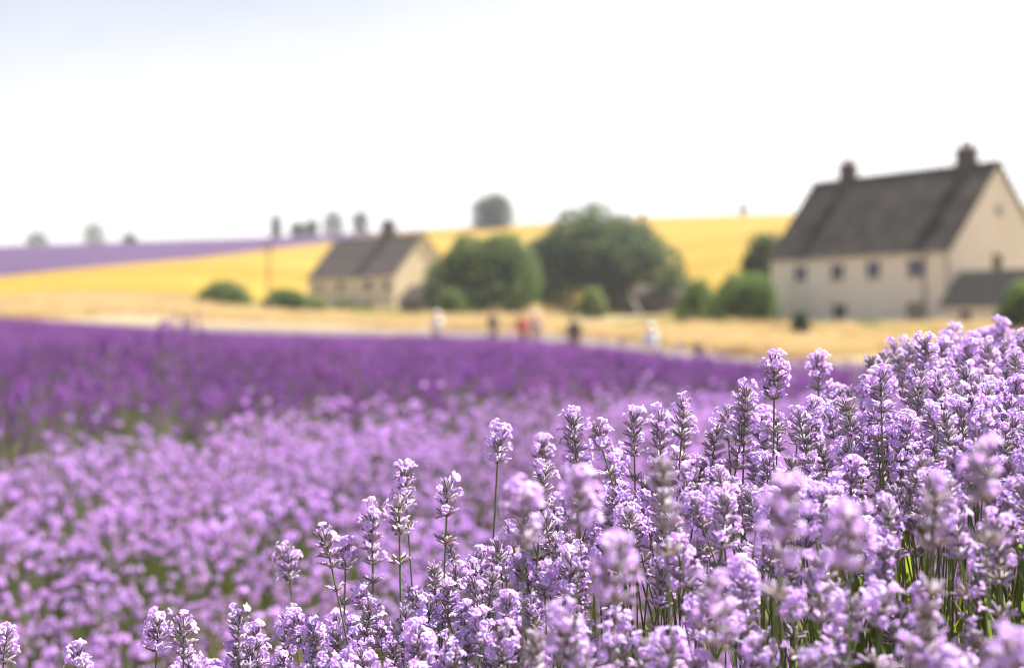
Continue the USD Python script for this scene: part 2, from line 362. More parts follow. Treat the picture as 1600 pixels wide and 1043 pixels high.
    for (wy, wz, w, h) in gwindows:
        fr = 0.07
        f = cat(box(-0.16, -0.08, wy - w / 2, wy + w / 2, wz, wz + fr), box(-0.16, -0.08, wy - w / 2, wy + w / 2, wz + h - fr, wz + h),
                box(-0.16, -0.08, wy - w / 2, wy - w / 2 + fr, wz + fr, wz + h - fr), box(-0.16, -0.08, wy + w / 2 - fr, wy + w / 2, wz + fr, wz + h - fr))
        win = UsdGeom.Xform.Define(stage, fresh('window', str(t.GetPath()))).GetPrim()
        obj('frame', f, frame_mat, win)
        obj('pane', box(-0.125, -0.115, wy - w / 2 + fr, wy + w / 2 - fr, wz + fr, wz + h - fr), 'window_glass', win)
    obj('gutter', tube([(x0 - og, -0.36, He - 0.16), (-L / 2, -0.36, He - 0.17), (x1 + og, -0.36, He - 0.18)], 0.06, 8), 'pipe_grey', t)
    return t


BA = math.radians(58.35)
big = house('cottage', (25.6, 83.2), BA, 15.4, 4.15, 5.0, 10.2, EYE - 0.40, 'render_cream', 'roof_slate', 'frame_white',
            'large cream rendered house with steep dark slate roof and two chimneys',
            [(-12.2, 0.95, 0.75, 0.95, -0.15, 2), (-2.2, 1.05, 0.8, 0.95, -0.15, 2)],
            [(-12.6, 3.35, 1.25, 1.05), (-9.2, 3.35, 1.25, 1.1), (-6.1, 3.35, 1.25, 1.15), (-2.6, 3.35, 1.45, 1.15),
             (-9.0, 0.75, 1.3, 1.1), (-2.6, 0.75, 1.6, 1.15)],
            [(4.3, 7.0, 0.6, 0.7), (4.2, 3.7, 1.0, 1.1)])
obj('downpipe', tube([(-1.85, -0.09, 4.75), (-1.85, -0.09, 2.5), (-1.85, -0.09, -0.4)], 0.07, 8), 'pipe_grey', big)
obj('downpipe', tube([(-0.12, -0.30, 4.75), (-0.12, -0.09, 4.45), (-0.12, -0.09, 2.4), (-0.12, -0.09, -0.4)], 0.05, 8), 'pipe_grey', big)
# aerial on the right chimney
obj('aerial', cat(tube([(-2.2, 4.0, 11.15), (-2.2, 4.0, 12.0), (-2.2, 4.0, 12.7)], 0.018, 5), tube([(-2.2, 3.5, 12.6), (-2.2, 4.0, 12.6), (-2.2, 4.6, 12.6)], 0.012, 5),
                  *[tube([(-2.45, 3.6 + k * 0.16, 12.6), (-2.2, 3.6 + k * 0.16, 12.6), (-1.95, 3.6 + k * 0.16, 12.6)], 0.006, 4) for k in range(6)]), 'pipe_grey', big)
# low extension against the gable end with its own small pitched roof
ext = UsdGeom.Xform.Define(stage, fresh('extension', str(big.GetPath()))).GetPrim()
EX = m3.Manifold.extrude(m3.CrossSection([[(-0.75, -1.2), (2.55, -1.2), (2.55, 1.75), (0.9, 3.45), (-0.75, 1.75)]]), 6.0).transform(np.array([[0, 0, 1, 0.004], [1, 0, 0, 0], [0, 1, 0, 0]], float))
obj('wall', EX - m3.Manifold.cube((0.95, 0.3, 0.9)).translate((1.3, -0.9, 0.45)), 'render_cream', ext)
for side in (-1, 1):
    for k in range(9):
        s0, s1 = k / 9, (k + 1) / 9 + (0.03 if k < 8 else 0.0)
        P = [(x, 0.9 + side * 1.95 * (1 - q_), 1.5 + 2.1 * q_ + dz) for (q_, up) in ((s0, 0.03), (s1, 0.0)) for dz in (up, up + 0.05) for x in (0.006, 6.2)]
        obj('slate_course', trimesh.Trimesh(P, [(0, 1, 2)], process=False).convex_hull, 'roof_dark', ext)
wn = UsdGeom.Xform.Define(stage, fresh('extension_window', str(big.GetPath()))).GetPrim()
obj('frame', cat(box(1.3, 2.25, -0.72, -0.66, 0.45, 0.52), box(1.3, 2.25, -0.72, -0.66, 1.28, 1.35), box(1.3, 1.37, -0.72, -0.66, 0.523, 1.277), box(2.18, 2.25, -0.72, -0.66, 0.523, 1.277)), 'frame_white', wn)
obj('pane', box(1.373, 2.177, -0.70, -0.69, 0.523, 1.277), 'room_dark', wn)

SA = math.radians(51)
small = house('cottage', (-14.7, 177.3), SA, 20.8, 4.5, 5.0, 10.2, EYE + 1.53, 'stone_yellow', 'roof_brown', 'frame_blue',
              'distant yellow stone cottage with brown roof and one central chimney',
              [(-7.8, 1.9, 1.1, 1.9, -0.1, 2)],
              [(-18.0, 3.0, 1.6, 1.3), (-12.6, 3.0, 1.6, 1.4), (-6.0, 3.0, 1.7, 1.4), (-1.6, 3.0, 1.4, 1.3), (-12.6, 0.6, 1.6, 1.2), (-6.0, 0.6, 1.7, 1.2)],
              [], tile_rows=16)
obj('door', box(-9.6, -8.6, -0.06, -0.004, 0.02, 2.05), 'door_paint', small)


def barn(loc, rot, L, W, H, R, wall, roofm, label):
    t = thing('outbuilding', loc, rot, label, 'outbuilding')
    prof = m3.CrossSection([[(0, -1.0), (W, -1.0), (W, H), (W / 2, R), (0, H)]])
    obj('wall', m3.Manifold.extrude(prof, L).transform(np.array([[0, 0, 1, -L / 2], [1, 0, 0, -W / 2], [0, 1, 0, 0]], float)), wall, t)
    for side in (-1, 1):
        P = [(x, side * y, z) for x in (-L / 2 - 0.2, L / 2 + 0.2) for (y, z) in ((W / 2 + 0.25, H - 0.16), (0.0, R + 0.03), (0.0, R + 0.13), (W / 2 + 0.25, H - 0.06))]
        obj('roof_slope', trimesh.Trimesh(P, [(0, 1, 2)], process=False).convex_hull, roofm, t)
    obj('door', box(-0.6, 0.6, -W / 2 - 0.05, -W / 2 - 0.003, 0.0, 1.9), 'timber', t)
    return t


barn((-9.8, 156, float(ground_z(-9.8, 156))), math.radians(-50), 4.2, 3.4, 1.5, 3.1, 'barn_wall', 'roof_slate', 'low dark roofed outbuilding beside the gable of the distant yellow cottage')
barn((14.6, 153, float(ground_z(14.6, 153))), math.radians(-8), 8.4, 3.6, 2.0, 3.0, 'barn_wall', 'roof_brown', 'low grey brown shed half hidden under the big dark tree')

# ------------------------------------------------------------------ trees and shrubs
def leaf_cloud(lobes, n, size, rng, shell=0.55):
    """Small folded leaf clumps through the outer part of ellipsoid lobes: (cx, cy, cz, rx, ry, rz)."""
    lobes = np.asarray(lobes, float)
    vol = lobes[:, 3] * lobes[:, 4] * lobes[:, 5]
    which = rng.choice(len(lobes), n, p=vol ** 0.75 / (vol ** 0.75).sum())
    d = rng.normal(size=(n, 3))
    d /= np.linalg.norm(d, axis=1, keepdims=True)
    r = shell + (1 - shell) * rng.random(n) ** 0.6
    r *= 0.82 + 0.36 * meshkit.noise(d * 2.3 + which[:, None] * 3.1, 5)
    P = lobes[which, :3] + d * r[:, None] * lobes[which, 3:]
    u = rng.normal(size=(n, 3))
    u /= np.linalg.norm(u, axis=1, keepdims=True)
    w = np.cross(u, d + 0.6 * rng.normal(size=(n, 3)))
    w /= np.linalg.norm(w, axis=1, keepdims=True) + 1e-9
    nn = np.cross(u, w)
    s = size * rng.uniform(0.6, 1.3, n)[:, None]
    A, B = P - u * s, P + u * s
    C, D = P + w * s * 0.55 + nn * s * 0.3, P - w * s * 0.55 + nn * s * 0.3
    V = np.stack([A, C, B, D], 1).reshape(-1, 3)
    i = np.arange(n) * 4
    F = np.concatenate([np.stack([i, i + 1, i + 2], 1), np.stack([i, i + 2, i + 3], 1)])
    return V, F


def tree(name, loc, h, w, lobes, mat, label, category, n=3500, size=0.22, trunk=0.3, seed=1, group=None, limbs=5, lean=(0, 0), crown_base=0.3):
    rng = np.random.default_rng(seed)
    t = thing(name, loc, 0, label, category, group)
    top = np.array([lean[0], lean[1], h * 0.72])
    pts = [np.array([0, 0, -0.5]), np.array([lean[0] * 0.2, lean[1] * 0.2, h * 0.2]), top * np.array([0.6, 0.6, 0.62]), top]
    trunk_p = obj('trunk', tube(pts, [trunk * 1.2, trunk * 0.85, trunk * 0.55, trunk * 0.12], 9), 'bark', t, True)
    for k in range(limbs):
        a = k / limbs * 2 * PI + rng.uniform(-0.4, 0.4)
        s = pts[1] + (pts[2] - pts[1]) * rng.uniform(0.2, 1.0)
        e = s + np.array([math.cos(a) * w * 0.32, math.sin(a) * w * 0.32, h * rng.uniform(0.15, 0.32)])
        obj('limb', tube([s, (s + e) / 2 + (0, 0, h * 0.03), e], [trunk * 0.45, trunk * 0.28, trunk * 0.06], 6), 'bark', t, True)
    J = lambda a, b: rng.uniform(a, b)
    L = [((x + J(-.07, .07)) * w / 2, y * w / 2, (z + J(-.03, .04)) * h, rx * J(.85, 1.12) * w / 2, ry * w / 2, rz * J(.85, 1.12) * h) for (x, y, z, rx, ry, rz) in lobes]
    if n > 2000:
        L.append((lean[0] * .5, 0, h * .45, w * .30, w * .26, h * .30))
    far = mat == 'tree_leaf_far'
    for _ in range(16 if far else 9):      # ragged sprays standing out of the outline
        a, e = J(0, 2 * PI), J(.1, 1.2)
        L.append((math.cos(a) * math.cos(e) * w * .40, math.sin(a) * math.cos(e) * w * .36, h * (.42 + .50 * math.sin(e)), w * J(.05, .10 + .07 * far), w * J(.05, .10), h * J(.05, .10 + .05 * far)))
    obj('crown', leaf_cloud(L, n, size, rng), mat, t)
    return t


def at(px, depth, dz=0.0):
    x = (px - 800) / FPX * depth
    return (x, depth, float(ground_z(x, depth)) + dz)


HILL = [(0, 0, .50, .86, .8, .50), (-.42, .1, .40, .5, .5, .40), (.42, -.1, .36, .5, .5, .36), (0.16, -.3, .72, .5, .5, .26), (-.3, .2, .68, .4, .5, .25), (0, 0, .2, .8, .7, .22)]
ROUND = [(0, 0, .55, .80, .80, .40), (-.45, .1, .48, .5, .5, .30), (.45, -.1, .48, .5, .5, .30), (0.1, -.3, .70, .55, .5, .26), (-.2, .2, .72, .5, .5, .25)]
BUSH = [(0, 0, .42, .85, .8, .46), (-.5, .1, .34, .48, .5, .36), (.5, -.1, .34, .48, .5, .36), (.15, -.3, .6, .5, .5, .34), (-.25, .2, .62, .45, .5, .34)]
# the big spreading tree in the middle distance
x, y, z = at(962, 150)
tree('broad_tree', (x, y, z - 0.3), 12.0, 17.5,
     [(-.25, 0, .60, .58, .6, .32), (-.72, .1, .50, .36, .5, .28), (.16, -.1, .64, .40, .5, .27), (.50, 0, .44, .34, .4, .21), (.72, 0, .30, .24, .3, .13), (-.50, -.2, .79, .26, .4, .16),
      (-.30, -.3, .55, .50, .4, .26), (.10, -.35, .50, .46, .4, .24), (-.16, .1, .88, .22, .3, .13), (.10, .0, .84, .18, .3, .12), (-.84, 0, .34, .30, .4, .24), (-.10, -.3, .40, .42, .4, .20), (.38, -.2, .56, .36, .4, .19), (-.52, -.3, .26, .46, .4, .24), (-.95, .1, .60, .22, .3, .15), (-1.02, .2, .36, .30, .4, .28), (.34, .1, .74, .16, .3, .10)],
     'tree_leaf_dark', 'broad dark green tree standing between the two houses', 'tree', 13000, 0.30, 0.95, 11, lean=(-2.0, 0.5), limbs=7)
x, y, z = at(756, 138)
tree('leafy_tree', (x, y, z - 0.4), 8.9, 11.4,
     [(-.1, 0, .5, .62, .6, .40), (-.62, -.1, .34, .38, .5, .32), (.22, 0, .74, .42, .5, .26), (.55, -.1, .46, .45, .5, .36), (-.28, -.2, .72, .36, .4, .22), (.0, -.4, .26, .7, .4, .26)],
     'tree_leaf_mid', 'bushy mid green tree left of the big dark tree, beside the yellow cottage', 'tree', 9000, 0.27, 0.4, 12)
x, y, z = at(770, 440)
tree('hill_tree', (x, y, z - 1.0), 11.5, 15.0, HILL, 'tree_leaf_far', 'large round tree alone on the hilltop above the bushy mid green tree', 'tree', 5000, 0.42, 0.5, 13)
hill = [(58, 27, 28, 'round hilltop tree farthest left on the purple ridge', 0), (148, 31, 28, 'taller hilltop tree, second from the left edge on the ridge', 0), (203, 20, 22, 'faint pale hilltop tree, third from left on the purple ridge', 6),
        (432, 27, 15, 'slim hilltop tree directly above the utility pole', 0), (466, 15, 20, 'low hilltop tree just right of the slim one above the pole', 0), (487, 17, 18, 'second low hilltop tree, left of the large dome shaped one', 0),
        (522, 26, 28, 'dome shaped hilltop tree above the left end of the yellow cottage roof', 0), (564, 25, 22, 'hilltop tree nearest left of the yellow cottage chimney', 0)]
for k, (px, hp, wp, lab, back) in enumerate(hill):
    dd = float(col(D_CRS, math.atan((px - 800) / FPX))) - 4 + back
    x, y, z = at(px, dd)
    s = dd / FPX
    tree('hill_tree', (x, y, z - 0.6), hp * s * 1.25 + 1.5, wp * s * 1.4, HILL, 'tree_leaf_far', lab, 'tree', 1500, 0.30, 0.22, 30 + k, limbs=3)
x, y, z = at(1161, 450)
tree('hill_tree', (x, y, z - 0.4), 3.8, 3.2, ROUND, 'tree_leaf_far', 'tiny lone bush on the golden skyline left of the large house', 'tree', 700, 0.28, 0.16, 45, limbs=3)
x, y, z = at(1005, 450)
tree('hill_tree', (x, y, z - 0.4), 2.0, 3.0, BUSH, 'tree_leaf_far', 'low bush on the skyline at the right shoulder of the big dark tree', 'bush', 400, 0.28, 0.12, 46, limbs=2)


def shrub(px, depth, hp, wp, mat, label, seed, n=1600, size=0.16, lobes=BUSH, sink=0.15):
    x, y, z = at(px, depth)
    s = depth / FPX
    return tree('shrub', (x, y, z - sink), hp * s + sink, wp * s, lobes, mat, label, 'bush', n, size, 0.10, seed, limbs=3)


CONE = [(0, 0, .30, .90, .9, .34), (0, 0, .55, .62, .6, .34), (.05, 0, .78, .36, .36, .24)]
shrub(1092, 96, 74, 92, 'tree_leaf_mid', 'rounded conical green shrub left of the wide hedge by the large house', 51, 2600, 0.15, CONE)
shrub(1168, 92, 92, 112, 'tree_leaf_mid', 'wide green hedge shrub at the left corner of the large house', 52, 3600, 0.16)
x, y, z = at(1195, 104)
tree('leafy_tree', (x, y, z - 0.2), 7.0, 4.6, ROUND, 'tree_leaf_dark', 'dark narrow tree rising behind the left end of the large house', 'tree', 2600, 0.2, 0.2, 53)
shrub(1085, 125, 62, 46, 'tree_leaf_dark', 'thin dark bush behind the conical shrub against the golden field', 54, 1100, 0.16, ROUND)
shrub(1135, 112, 62, 60, 'tree_leaf_light', 'pale yellow green bush between the conical shrub and the golden hill', 55, 1500, 0.16)
shrub(1252, 80.5, 36, 30, 'tree_leaf_dark', 'small dark round shrub against the front wall of the large house', 56, 1100, 0.09)
shrub(1612, 66, 98, 118, 'tree_leaf_mid', 'green bush at the right edge in front of the low extension', 57, 4200, 0.15)
shrub(1365, 77, 22, 66, 'tree_leaf_light', 'low yellow green plant along the foot of the large house wall', 58, 1500, 0.10)
shrub(926, 132, 50, 52, 'tree_leaf_light', 'light green shrub in front of the big dark tree trunk', 59, 1700, 0.17)
shrub(352, 132, 46, 100, 'tree_leaf_mid', 'wide dark bush at the foot of the golden field, left of the utility pole', 60, 2600, 0.2)
shrub(446, 134, 42, 84, 'tree_leaf_mid', 'rounded dark bush between the utility pole and the yellow cottage', 61, 2400, 0.2)
shrub(494, 140, 28, 44, 'tree_leaf_light', 'low green plant at the left foot of the yellow cottage', 62, 1000, 0.2)
shrub(540, 150, 22, 40, 'tree_leaf_mid', 'dark low bush under the second window of the yellow cottage', 63, 1000, 0.2)
shrub(704, 125, 50, 56, 'tree_leaf_mid', 'pale leaved bush at the left foot of the bushy tree', 64, 1700, 0.18)

# ------------------------------------------------------------------ pole, posts, plank
x, y, z = at(420, 118)
t = thing('utility_pole', (x, y, z), 0, 'tall thin wooden utility pole in front of the golden field', 'pole')
obj('pole', tube([(0, 0, -0.6), (0, 0, 3), (0.02, 0, 6.2)], [0.105, 0.095, 0.08], 10), 'timber', t, 40)
obj('crossarm', box(-0.62, 0.62, -0.16, -0.11, 5.75, 5.87), 'timber', t)
for k in (-1, 1):
    obj('insulator', trimesh.creation.cylinder(0.035, 0.14, sections=10).apply_translation((k * 0.52, -0.13, 5.942)), 'frame_white', t, 40)
x, y, z = at(1090, 30)
t = thing('wooden_stake', (x, y, z), 0, 'short dark stake low at the track edge below the conical shrub', 'stake')
obj('stake', tube([(0, 0, -0.3), (0, 0, 0.4), (0.02, 0, EYE + (510 - 543) / FPX * 30 - z)], [0.06, 0.06, 0.055], 8), 'timber', t, 40)
obj('cap', trimesh.creation.icosphere(2, 0.11).apply_translation((0.02, 0, EYE + (510 - 543) / FPX * 30 - z)), 'barn_wall', t, True)
x, y, z = at(994, 138)
t = thing('leaning_plank', (x, y, z), 0, 'pale plank leaning beside the big dark tree trunk', 'plank')
obj('board', tube([(0.5, 0, -0.1), (0, 0.1, 1.0), (-0.5, 0.2, 1.9)], [0.16, 0.15, 0.13], 4), 'timber_pale', t)

# ------------------------------------------------------------------ people on the track behind the field
def bone(p, r1, q, r2, n=14):
    a = m3.Manifold.sphere(r1, n).translate(tuple(map(float, p)))
    b = m3.Manifold.sphere(r2, n).translate(tuple(map(float, q)))
    return m3.Manifold.batch_hull([a, b])


def organic(bones, edge=0.03, it=8):
    m = m3.Manifold.batch_boolean(bones, m3.OpType.Add).refine_to_length(edge)
    g = m.to_mesh()
    tm = trimesh.Trimesh(g.vert_properties[:, :3], g.tri_verts, process=True)
    trimesh.smoothing.filter_taubin(tm, iterations=it)
    return tm


def person(loc, h, face, label, top, legs, hair, hat=None, bag=None, stride=0.12, arm=0.15, group=None):
    """A standing figure of height h metres; local -y is the way it faces."""
    t = thing('person', loc, face, label, 'person', group)
    k = h / 1.70
    J = lambda x, y, z: np.array([x, y, z]) * k
    B = []
    hip, chest, neck, head = J(0, 0, 0.92), J(0, 0.01, 1.25), J(0, 0.01, 1.44), J(0, -0.015, 1.585)
    B += [bone(J(-.08, 0, .93), .105 * k, J(.08, 0, .93), .105 * k), bone(hip, .12 * k, J(0, 0, 1.08), .11 * k), bone(J(-.07, 0, 1.05), .095 * k, J(-.11, .01, 1.30), .10 * k), bone(J(.07, 0, 1.05), .095 * k, J(.11, .01, 1.30), .10 * k),
          bone(J(-.12, .01, 1.33), .085 * k, J(.12, .01, 1.33), .085 * k), bone(chest, .10 * k, J(0, .01, 1.36), .08 * k), bone(J(0, .01, 1.38), .058 * k, J(0, -.005, 1.50), .052 * k),
          bone(head + J(0, .012, .025), .092 * k, head + J(0, -.03, -.055), .06 * k), bone(head + J(0, -.085, .0), .012 * k, head + J(0, -.098, -.025), .016 * k),
          bone(head + J(-.088, .005, .0), .018 * k, head + J(-.09, .01, -.03), .012 * k), bone(head + J(.088, .005, .0), .018 * k, head + J(.09, .01, -.03), .012 * k),
          bone(head + J(-.018, -.078, -.055), .011 * k, head + J(.018, -.078, -.055), .011 * k)]
    S, T = [], []
    for s in (-1, 1):
        sy = stride * s
        hp, kn, an, toe = J(.085 * s, 0, .90), J(.09 * s, -sy * .6 - .02, .49), J(.09 * s, -sy, .085), J(.10 * s, -sy - .15, .03)
        B += [bone(hp, .085 * k, kn, .055 * k), bone(kn, .056 * k, an, .038 * k), bone(an - J(0, -.03, .03), .04 * k, toe, .028 * k)]
        T += [bone(hp, .10 * k, kn, .075 * k), bone(kn, .075 * k, an + J(0, 0, .05), .062 * k)]
        sh, el, wr = J(.185 * s, .01, 1.36), J(.24 * s, .03 + arm * s * .4, 1.09), J(.25 * s, -.06 + arm * s, .86)
        B += [bone(J(.12 * s, .01, 1.35), .07 * k, sh, .058 * k), bone(sh, .055 * k, el, .042 * k), bone(el, .041 * k, wr, .028 * k)]
        S += [bone(J(.10 * s, .01, 1.36), .082 * k, sh, .072 * k), bone(sh, .072 * k, el + (sh - el) * .2, .06 * k)]
        d = (wr - el) / np.linalg.norm(wr - el)
        palm = wr + d * .075 * k
        B += [bone(wr, .026 * k, palm, .034 * k)]
        for f, ln in enumerate((.066, .078, .072, .056)):
            b0 = palm + J(0, (f - 1.5) * .019, 0) + d * .012 * k
            m1 = b0 + d * ln * .55 * k + J(-.006 * s, 0, 0)
            B += [bone(b0, .0095 * k, m1, .009 * k, 8), bone(m1, .009 * k, m1 + (d + np.array([-.45 * s, 0, 0])) * ln * .45 * k, .008 * k, 8)]
        th = wr + d * .03 * k + J(0, -.026, 0)
        B += [bone(th, .011 * k, th + (d * .7 + np.array([0, -.7, 0])) * .03 * k, .010 * k, 8), bone(th + (d * .7 + np.array([0, -.7, 0])) * .03 * k, .010 * k, th + (d * 1.0 + np.array([-.2 * s, -.6, 0])) * .056 * k, .009 * k, 8)]
    obj('body', organic(B, 0.028 * k, 6), 'skin', t, True)
    S += [bone(J(-.075, 0, 0.93), .115 * k, J(-.115, .01, 1.31), .112 * k), bone(J(.075, 0, .93), .115 * k, J(.115, .01, 1.31), .112 * k), bone(J(-.09, 0, .94), .115 * k, J(.09, 0, .94), .115 * k), bone(J(-.12, .01, 1.33), .098 * k, J(.12, .01, 1.33), .098 * k), bone(J(0, 0, 1.05), .115 * k, J(0, .01, 1.33), .105 * k)]
    obj('shirt', organic(S, 0.035 * k, 6), top, t, True)
    T += [bone(J(-.08, 0, .93), .116 * k, J(.08, 0, .93), .116 * k)]
    obj('trousers', organic(T, 0.04 * k, 6), legs, t, True)
    HB = [bone(head + J(0, .02, .045), .098 * k, head + J(0, .045, -.03), .085 * k)]
    obj('hair', organic(HB, 0.03 * k, 3), hair, t, True)
    for s in (-1, 1):
        obj('eye', trimesh.creation.icosphere(1, .011 * k).apply_translation(head + J(.032 * s, -.083, .012)), 'hair_dark', t, True)
        obj('shoe', organic([bone(J(.09 * s, -stride * s + .03, .05), .048 * k, J(.10 * s, -stride * s - .15, .035), .036 * k)], 0.03 * k, 3), 'cloth_dark', t, True)
    if hat:
        pr = np.array([(0, .155), (.06, .15), (.095, .11), (.105, .05), (.19, .03), (.195, .02), (.105, .035), (.0, .04)]) * k
        obj('hat', trimesh.creation.revolve(pr[::-1], sections=18).apply_translation(head + J(0, .01, .03)), hat, t, 30)
    return t


for px, dd, row, face, lab, top, legs, hair, hat in (
        (683, 55, 488, PI + .3, 'person in white top and pale sun hat on the track', 'cloth_white', 'cloth_sand', 'hair_fair', 'cloth_white'),
        (816, 46.5, 488, .4, 'person in bright red top between the two people in dark clothes', 'cloth_red', 'cloth_dark', 'hair_fair', None),
        (771, 49, 484, .6, 'person in dark clothes on the track left of the person in red', 'cloth_brown', 'cloth_brown', 'hair_dark', None),
        (897, 42, 493, -.3, 'person in dark clothes on the track right of the person in red', 'cloth_brown', 'cloth_brown', 'hair_dark', None),
        (836, 48, 487, -.5, 'person in pale pink top just right of the person in red', 'cloth_pink', 'cloth_sand', 'hair_fair', 'cloth_pink'),
        (1017, 34, 507, .2, 'small person in lilac white top below the conical shrub', 'cloth_lilac_white', 'cloth_white', 'hair_fair', 'cloth_white')):
    x, y, z = at(px, dd)
    person((x, y, z), EYE + (510 - row) / FPX * dd - z, face, lab, top, legs, hair, hat)

# ------------------------------------------------------------------ dry grass of the verge
def blades(n, r, h, wd, rng, lean=0.35):
    a, rr = rng.random(n) * 2 * PI, r * np.sqrt(rng.random(n))
    P = np.stack([rr * np.cos(a), rr * np.sin(a), np.full(n, -0.05)], 1)
    hh = h * rng.uniform(0.5, 1.1, n)[:, None]
    b = rng.random(n) * 2 * PI
    side = np.stack([np.cos(b), np.sin(b), 0 * b], 1) * wd
    ln = rng.normal(size=(n, 3)) * [1, 1, 0] * lean
    mid = P + hh * 0.55 * ([0, 0, 1] + ln * 0.4)
    tip = P + hh * ([0, 0, 0.97] + ln)
    V = np.stack([P - side, P + side, mid + side * .8, mid - side * .8, tip], 1).reshape(-1, 3)
    i = np.arange(n) * 5
    F = np.concatenate([np.stack([i, i + 1, i + 2], 1), np.stack([i, i + 2, i + 3], 1), np.stack([i + 3, i + 2, i + 4], 1)])
    return V, F


def quat_z(a):
    return np.stack([np.cos(a / 2), 0 * a, 0 * a, np.sin(a / 2)], 1)


def instancer(name, protos, pos, which, ang, scl, label, category, quats=None):
    """protos: lists of (part name, mesh, material)."""
    pi = UsdGeom.PointInstancer.Define(stage, fresh(name))
    tag(pi, label, category, None, 'stuff')
    for k, parts in enumerate(protos):
        x = UsdGeom.Xform.Define(stage, f'{pi.GetPath()}/shape_{k:03d}').GetPrim()
        for (pn, mesh, mat, *rest) in parts:
            obj(pn, mesh, mat, x, rest[1] if len(rest) > 1 else False, rest[0] if rest else None)
        pi.GetPrototypesRel().AddTarget(x.GetPath())
    pi.CreatePositionsAttr(Vt.Vec3fArray.FromNumpy(np.asarray(pos, np.float32)))
    pi.CreateProtoIndicesAttr(Vt.IntArray.FromNumpy(np.asarray(which, np.int32)))
    Q = quat_z(np.asarray(ang)) if quats is None else quats
    pi.CreateOrientationsAttr(Vt.QuathArray([Gf.Quath(*map(float, r)) for r in Q]))
    s = np.asarray(scl, float)
    s = np.repeat(s[:, None], 3, 1) if s.ndim == 1 else s
    pi.CreateScalesAttr(Vt.Vec3fArray.FromNumpy(s.astype(np.float32)))
    return pi


rng = np.random.default_rng(71)
n = 14000
b = rng.uniform(-0.55, 0.5, n)
d0, d1 = col(D_TRK, np.clip(b, BEAR[0], BEAR[-1])), col(D_VRG, np.clip(b, BEAR[0], BEAR[-1]))
dd = d0 + .5 + (d1 - d0 - .5) * rng.random(n) ** 1.3
X, Y = dd * np.sin(b), dd * np.cos(b)
keep = meshkit.noise(np.stack([X / 7, Y / 7, 0 * X], 1), 9) > 0.3
X, Y, dd = X[keep], Y[keep], dd[keep]
g = meshkit.noise(np.stack([X / 11, Y / 11, 0 * X + 5], 1), 4)
gp = [[('blades', blades(60, 0.5, hh, 0.012, rng), mt)] for hh, mt in ((0.6, 'grass_dry'), (0.8, 'grass_dry'), (0.7, 'grass_dry'), (0.5, 'grass_green'), (0.65, 'grass_dry'))]
wh = np.where(g > 0.60, 3, rng.choice([0, 1, 2, 4], len(X)))
instancer('dry_grass', gp, np.stack([X, Y, ground_z(X, Y)], 1), wh, rng.random(len(X)) * 6.28, rng.uniform(0.7, 1.3, len(X)), 'dry golden grass covering the verge in front of the houses', 'grass')
# ------------------------------------------------------------------ lavender: one flower stem in full detail
Z3 = np.array([0, 0, 1.0])


def basis(d):
    d = d / np.linalg.norm(d)
    u = np.cross(d, Z3 if abs(d[2]) < 0.9 else np.array([1.0, 0, 0]))
    u /= np.linalg.norm(u)
    return d, u, np.cross(d, u)


def ring_body(p, d, L, r, prof, n=6, cols=None, bend=None):
    """A small lathe along d: prof is (t, radius factor); returns vertices, faces, tint."""
    d, u, w = basis(d)
    th = np.arange(n) / n * 2 * PI
    V, F, C = [], [], []
    for i, (t, f) in enumerate(prof):
        c = p + d * L * t + (bend * t * t if bend is not None else 0)
        V.append(c + r * f * (np.cos(th)[:, None] * u + np.sin(th)[:, None] * w))
        if cols is not None:
            C += [cols[i]] * n
        if i:
            for j in range(n):
                k = (j + 1) % n
                a, b, cc, e = (i - 1) * n + j, (i - 1) * n + k, i * n + k, i * n + j
                F += [(a, b, cc), (a, cc, e)]
    return np.vstack(V), np.array(F), (np.array(C) if cols is not None else None)


C_BASE, C_MID, C_TIP, C_GREY = np.array([.38, .36, .28]), np.array([.55, .47, .54]), np.array([.36, .24, .44]), np.array([.72, .66, .62])


def calyx(p, d, rng, L=.0076, r=.00100, dry=0.0):
    """A thin ribbed calyx: pale woolly ribs between darker furrows."""
    m = C_MID * (1 - dry) + C_GREY * dry
    jit = rng.uniform(.62, 1.25)
    cols = np.array([C_BASE, C_BASE * .5 + m * .5, m, m * .6 + C_TIP * .4, C_TIP * (.7 + .5 * dry)]) * jit
    bend = rng.normal(size=3) * .0006 + Z3 * .0008
    V, F, C = ring_body(p, d, L * rng.uniform(.82, 1.15), r * rng.uniform(.9, 1.18), ((0, .45), (.22, .85), (.55, 1.0), (.88, .95), (1.0, .60)), 6, cols, bend)
    C = C.reshape(5, 6, 3).copy()
    C[:, ::2] = np.minimum(C[:, ::2] * 1.65, .88)
    C[:, 1::2] *= .30
    C[4] = np.array([.85, .80, .82])
    return V, F, C.reshape(-1, 3)


def bud(p, d, rng):
    """A closed floret standing out of its calyx."""
    V, F, _ = ring_body(p - d * .0006, d, .0036 * rng.uniform(.8, 1.3), .0010, ((0, .55), (.45, .85), (.8, .65), (1.0, .12)), 5)
    return V, F


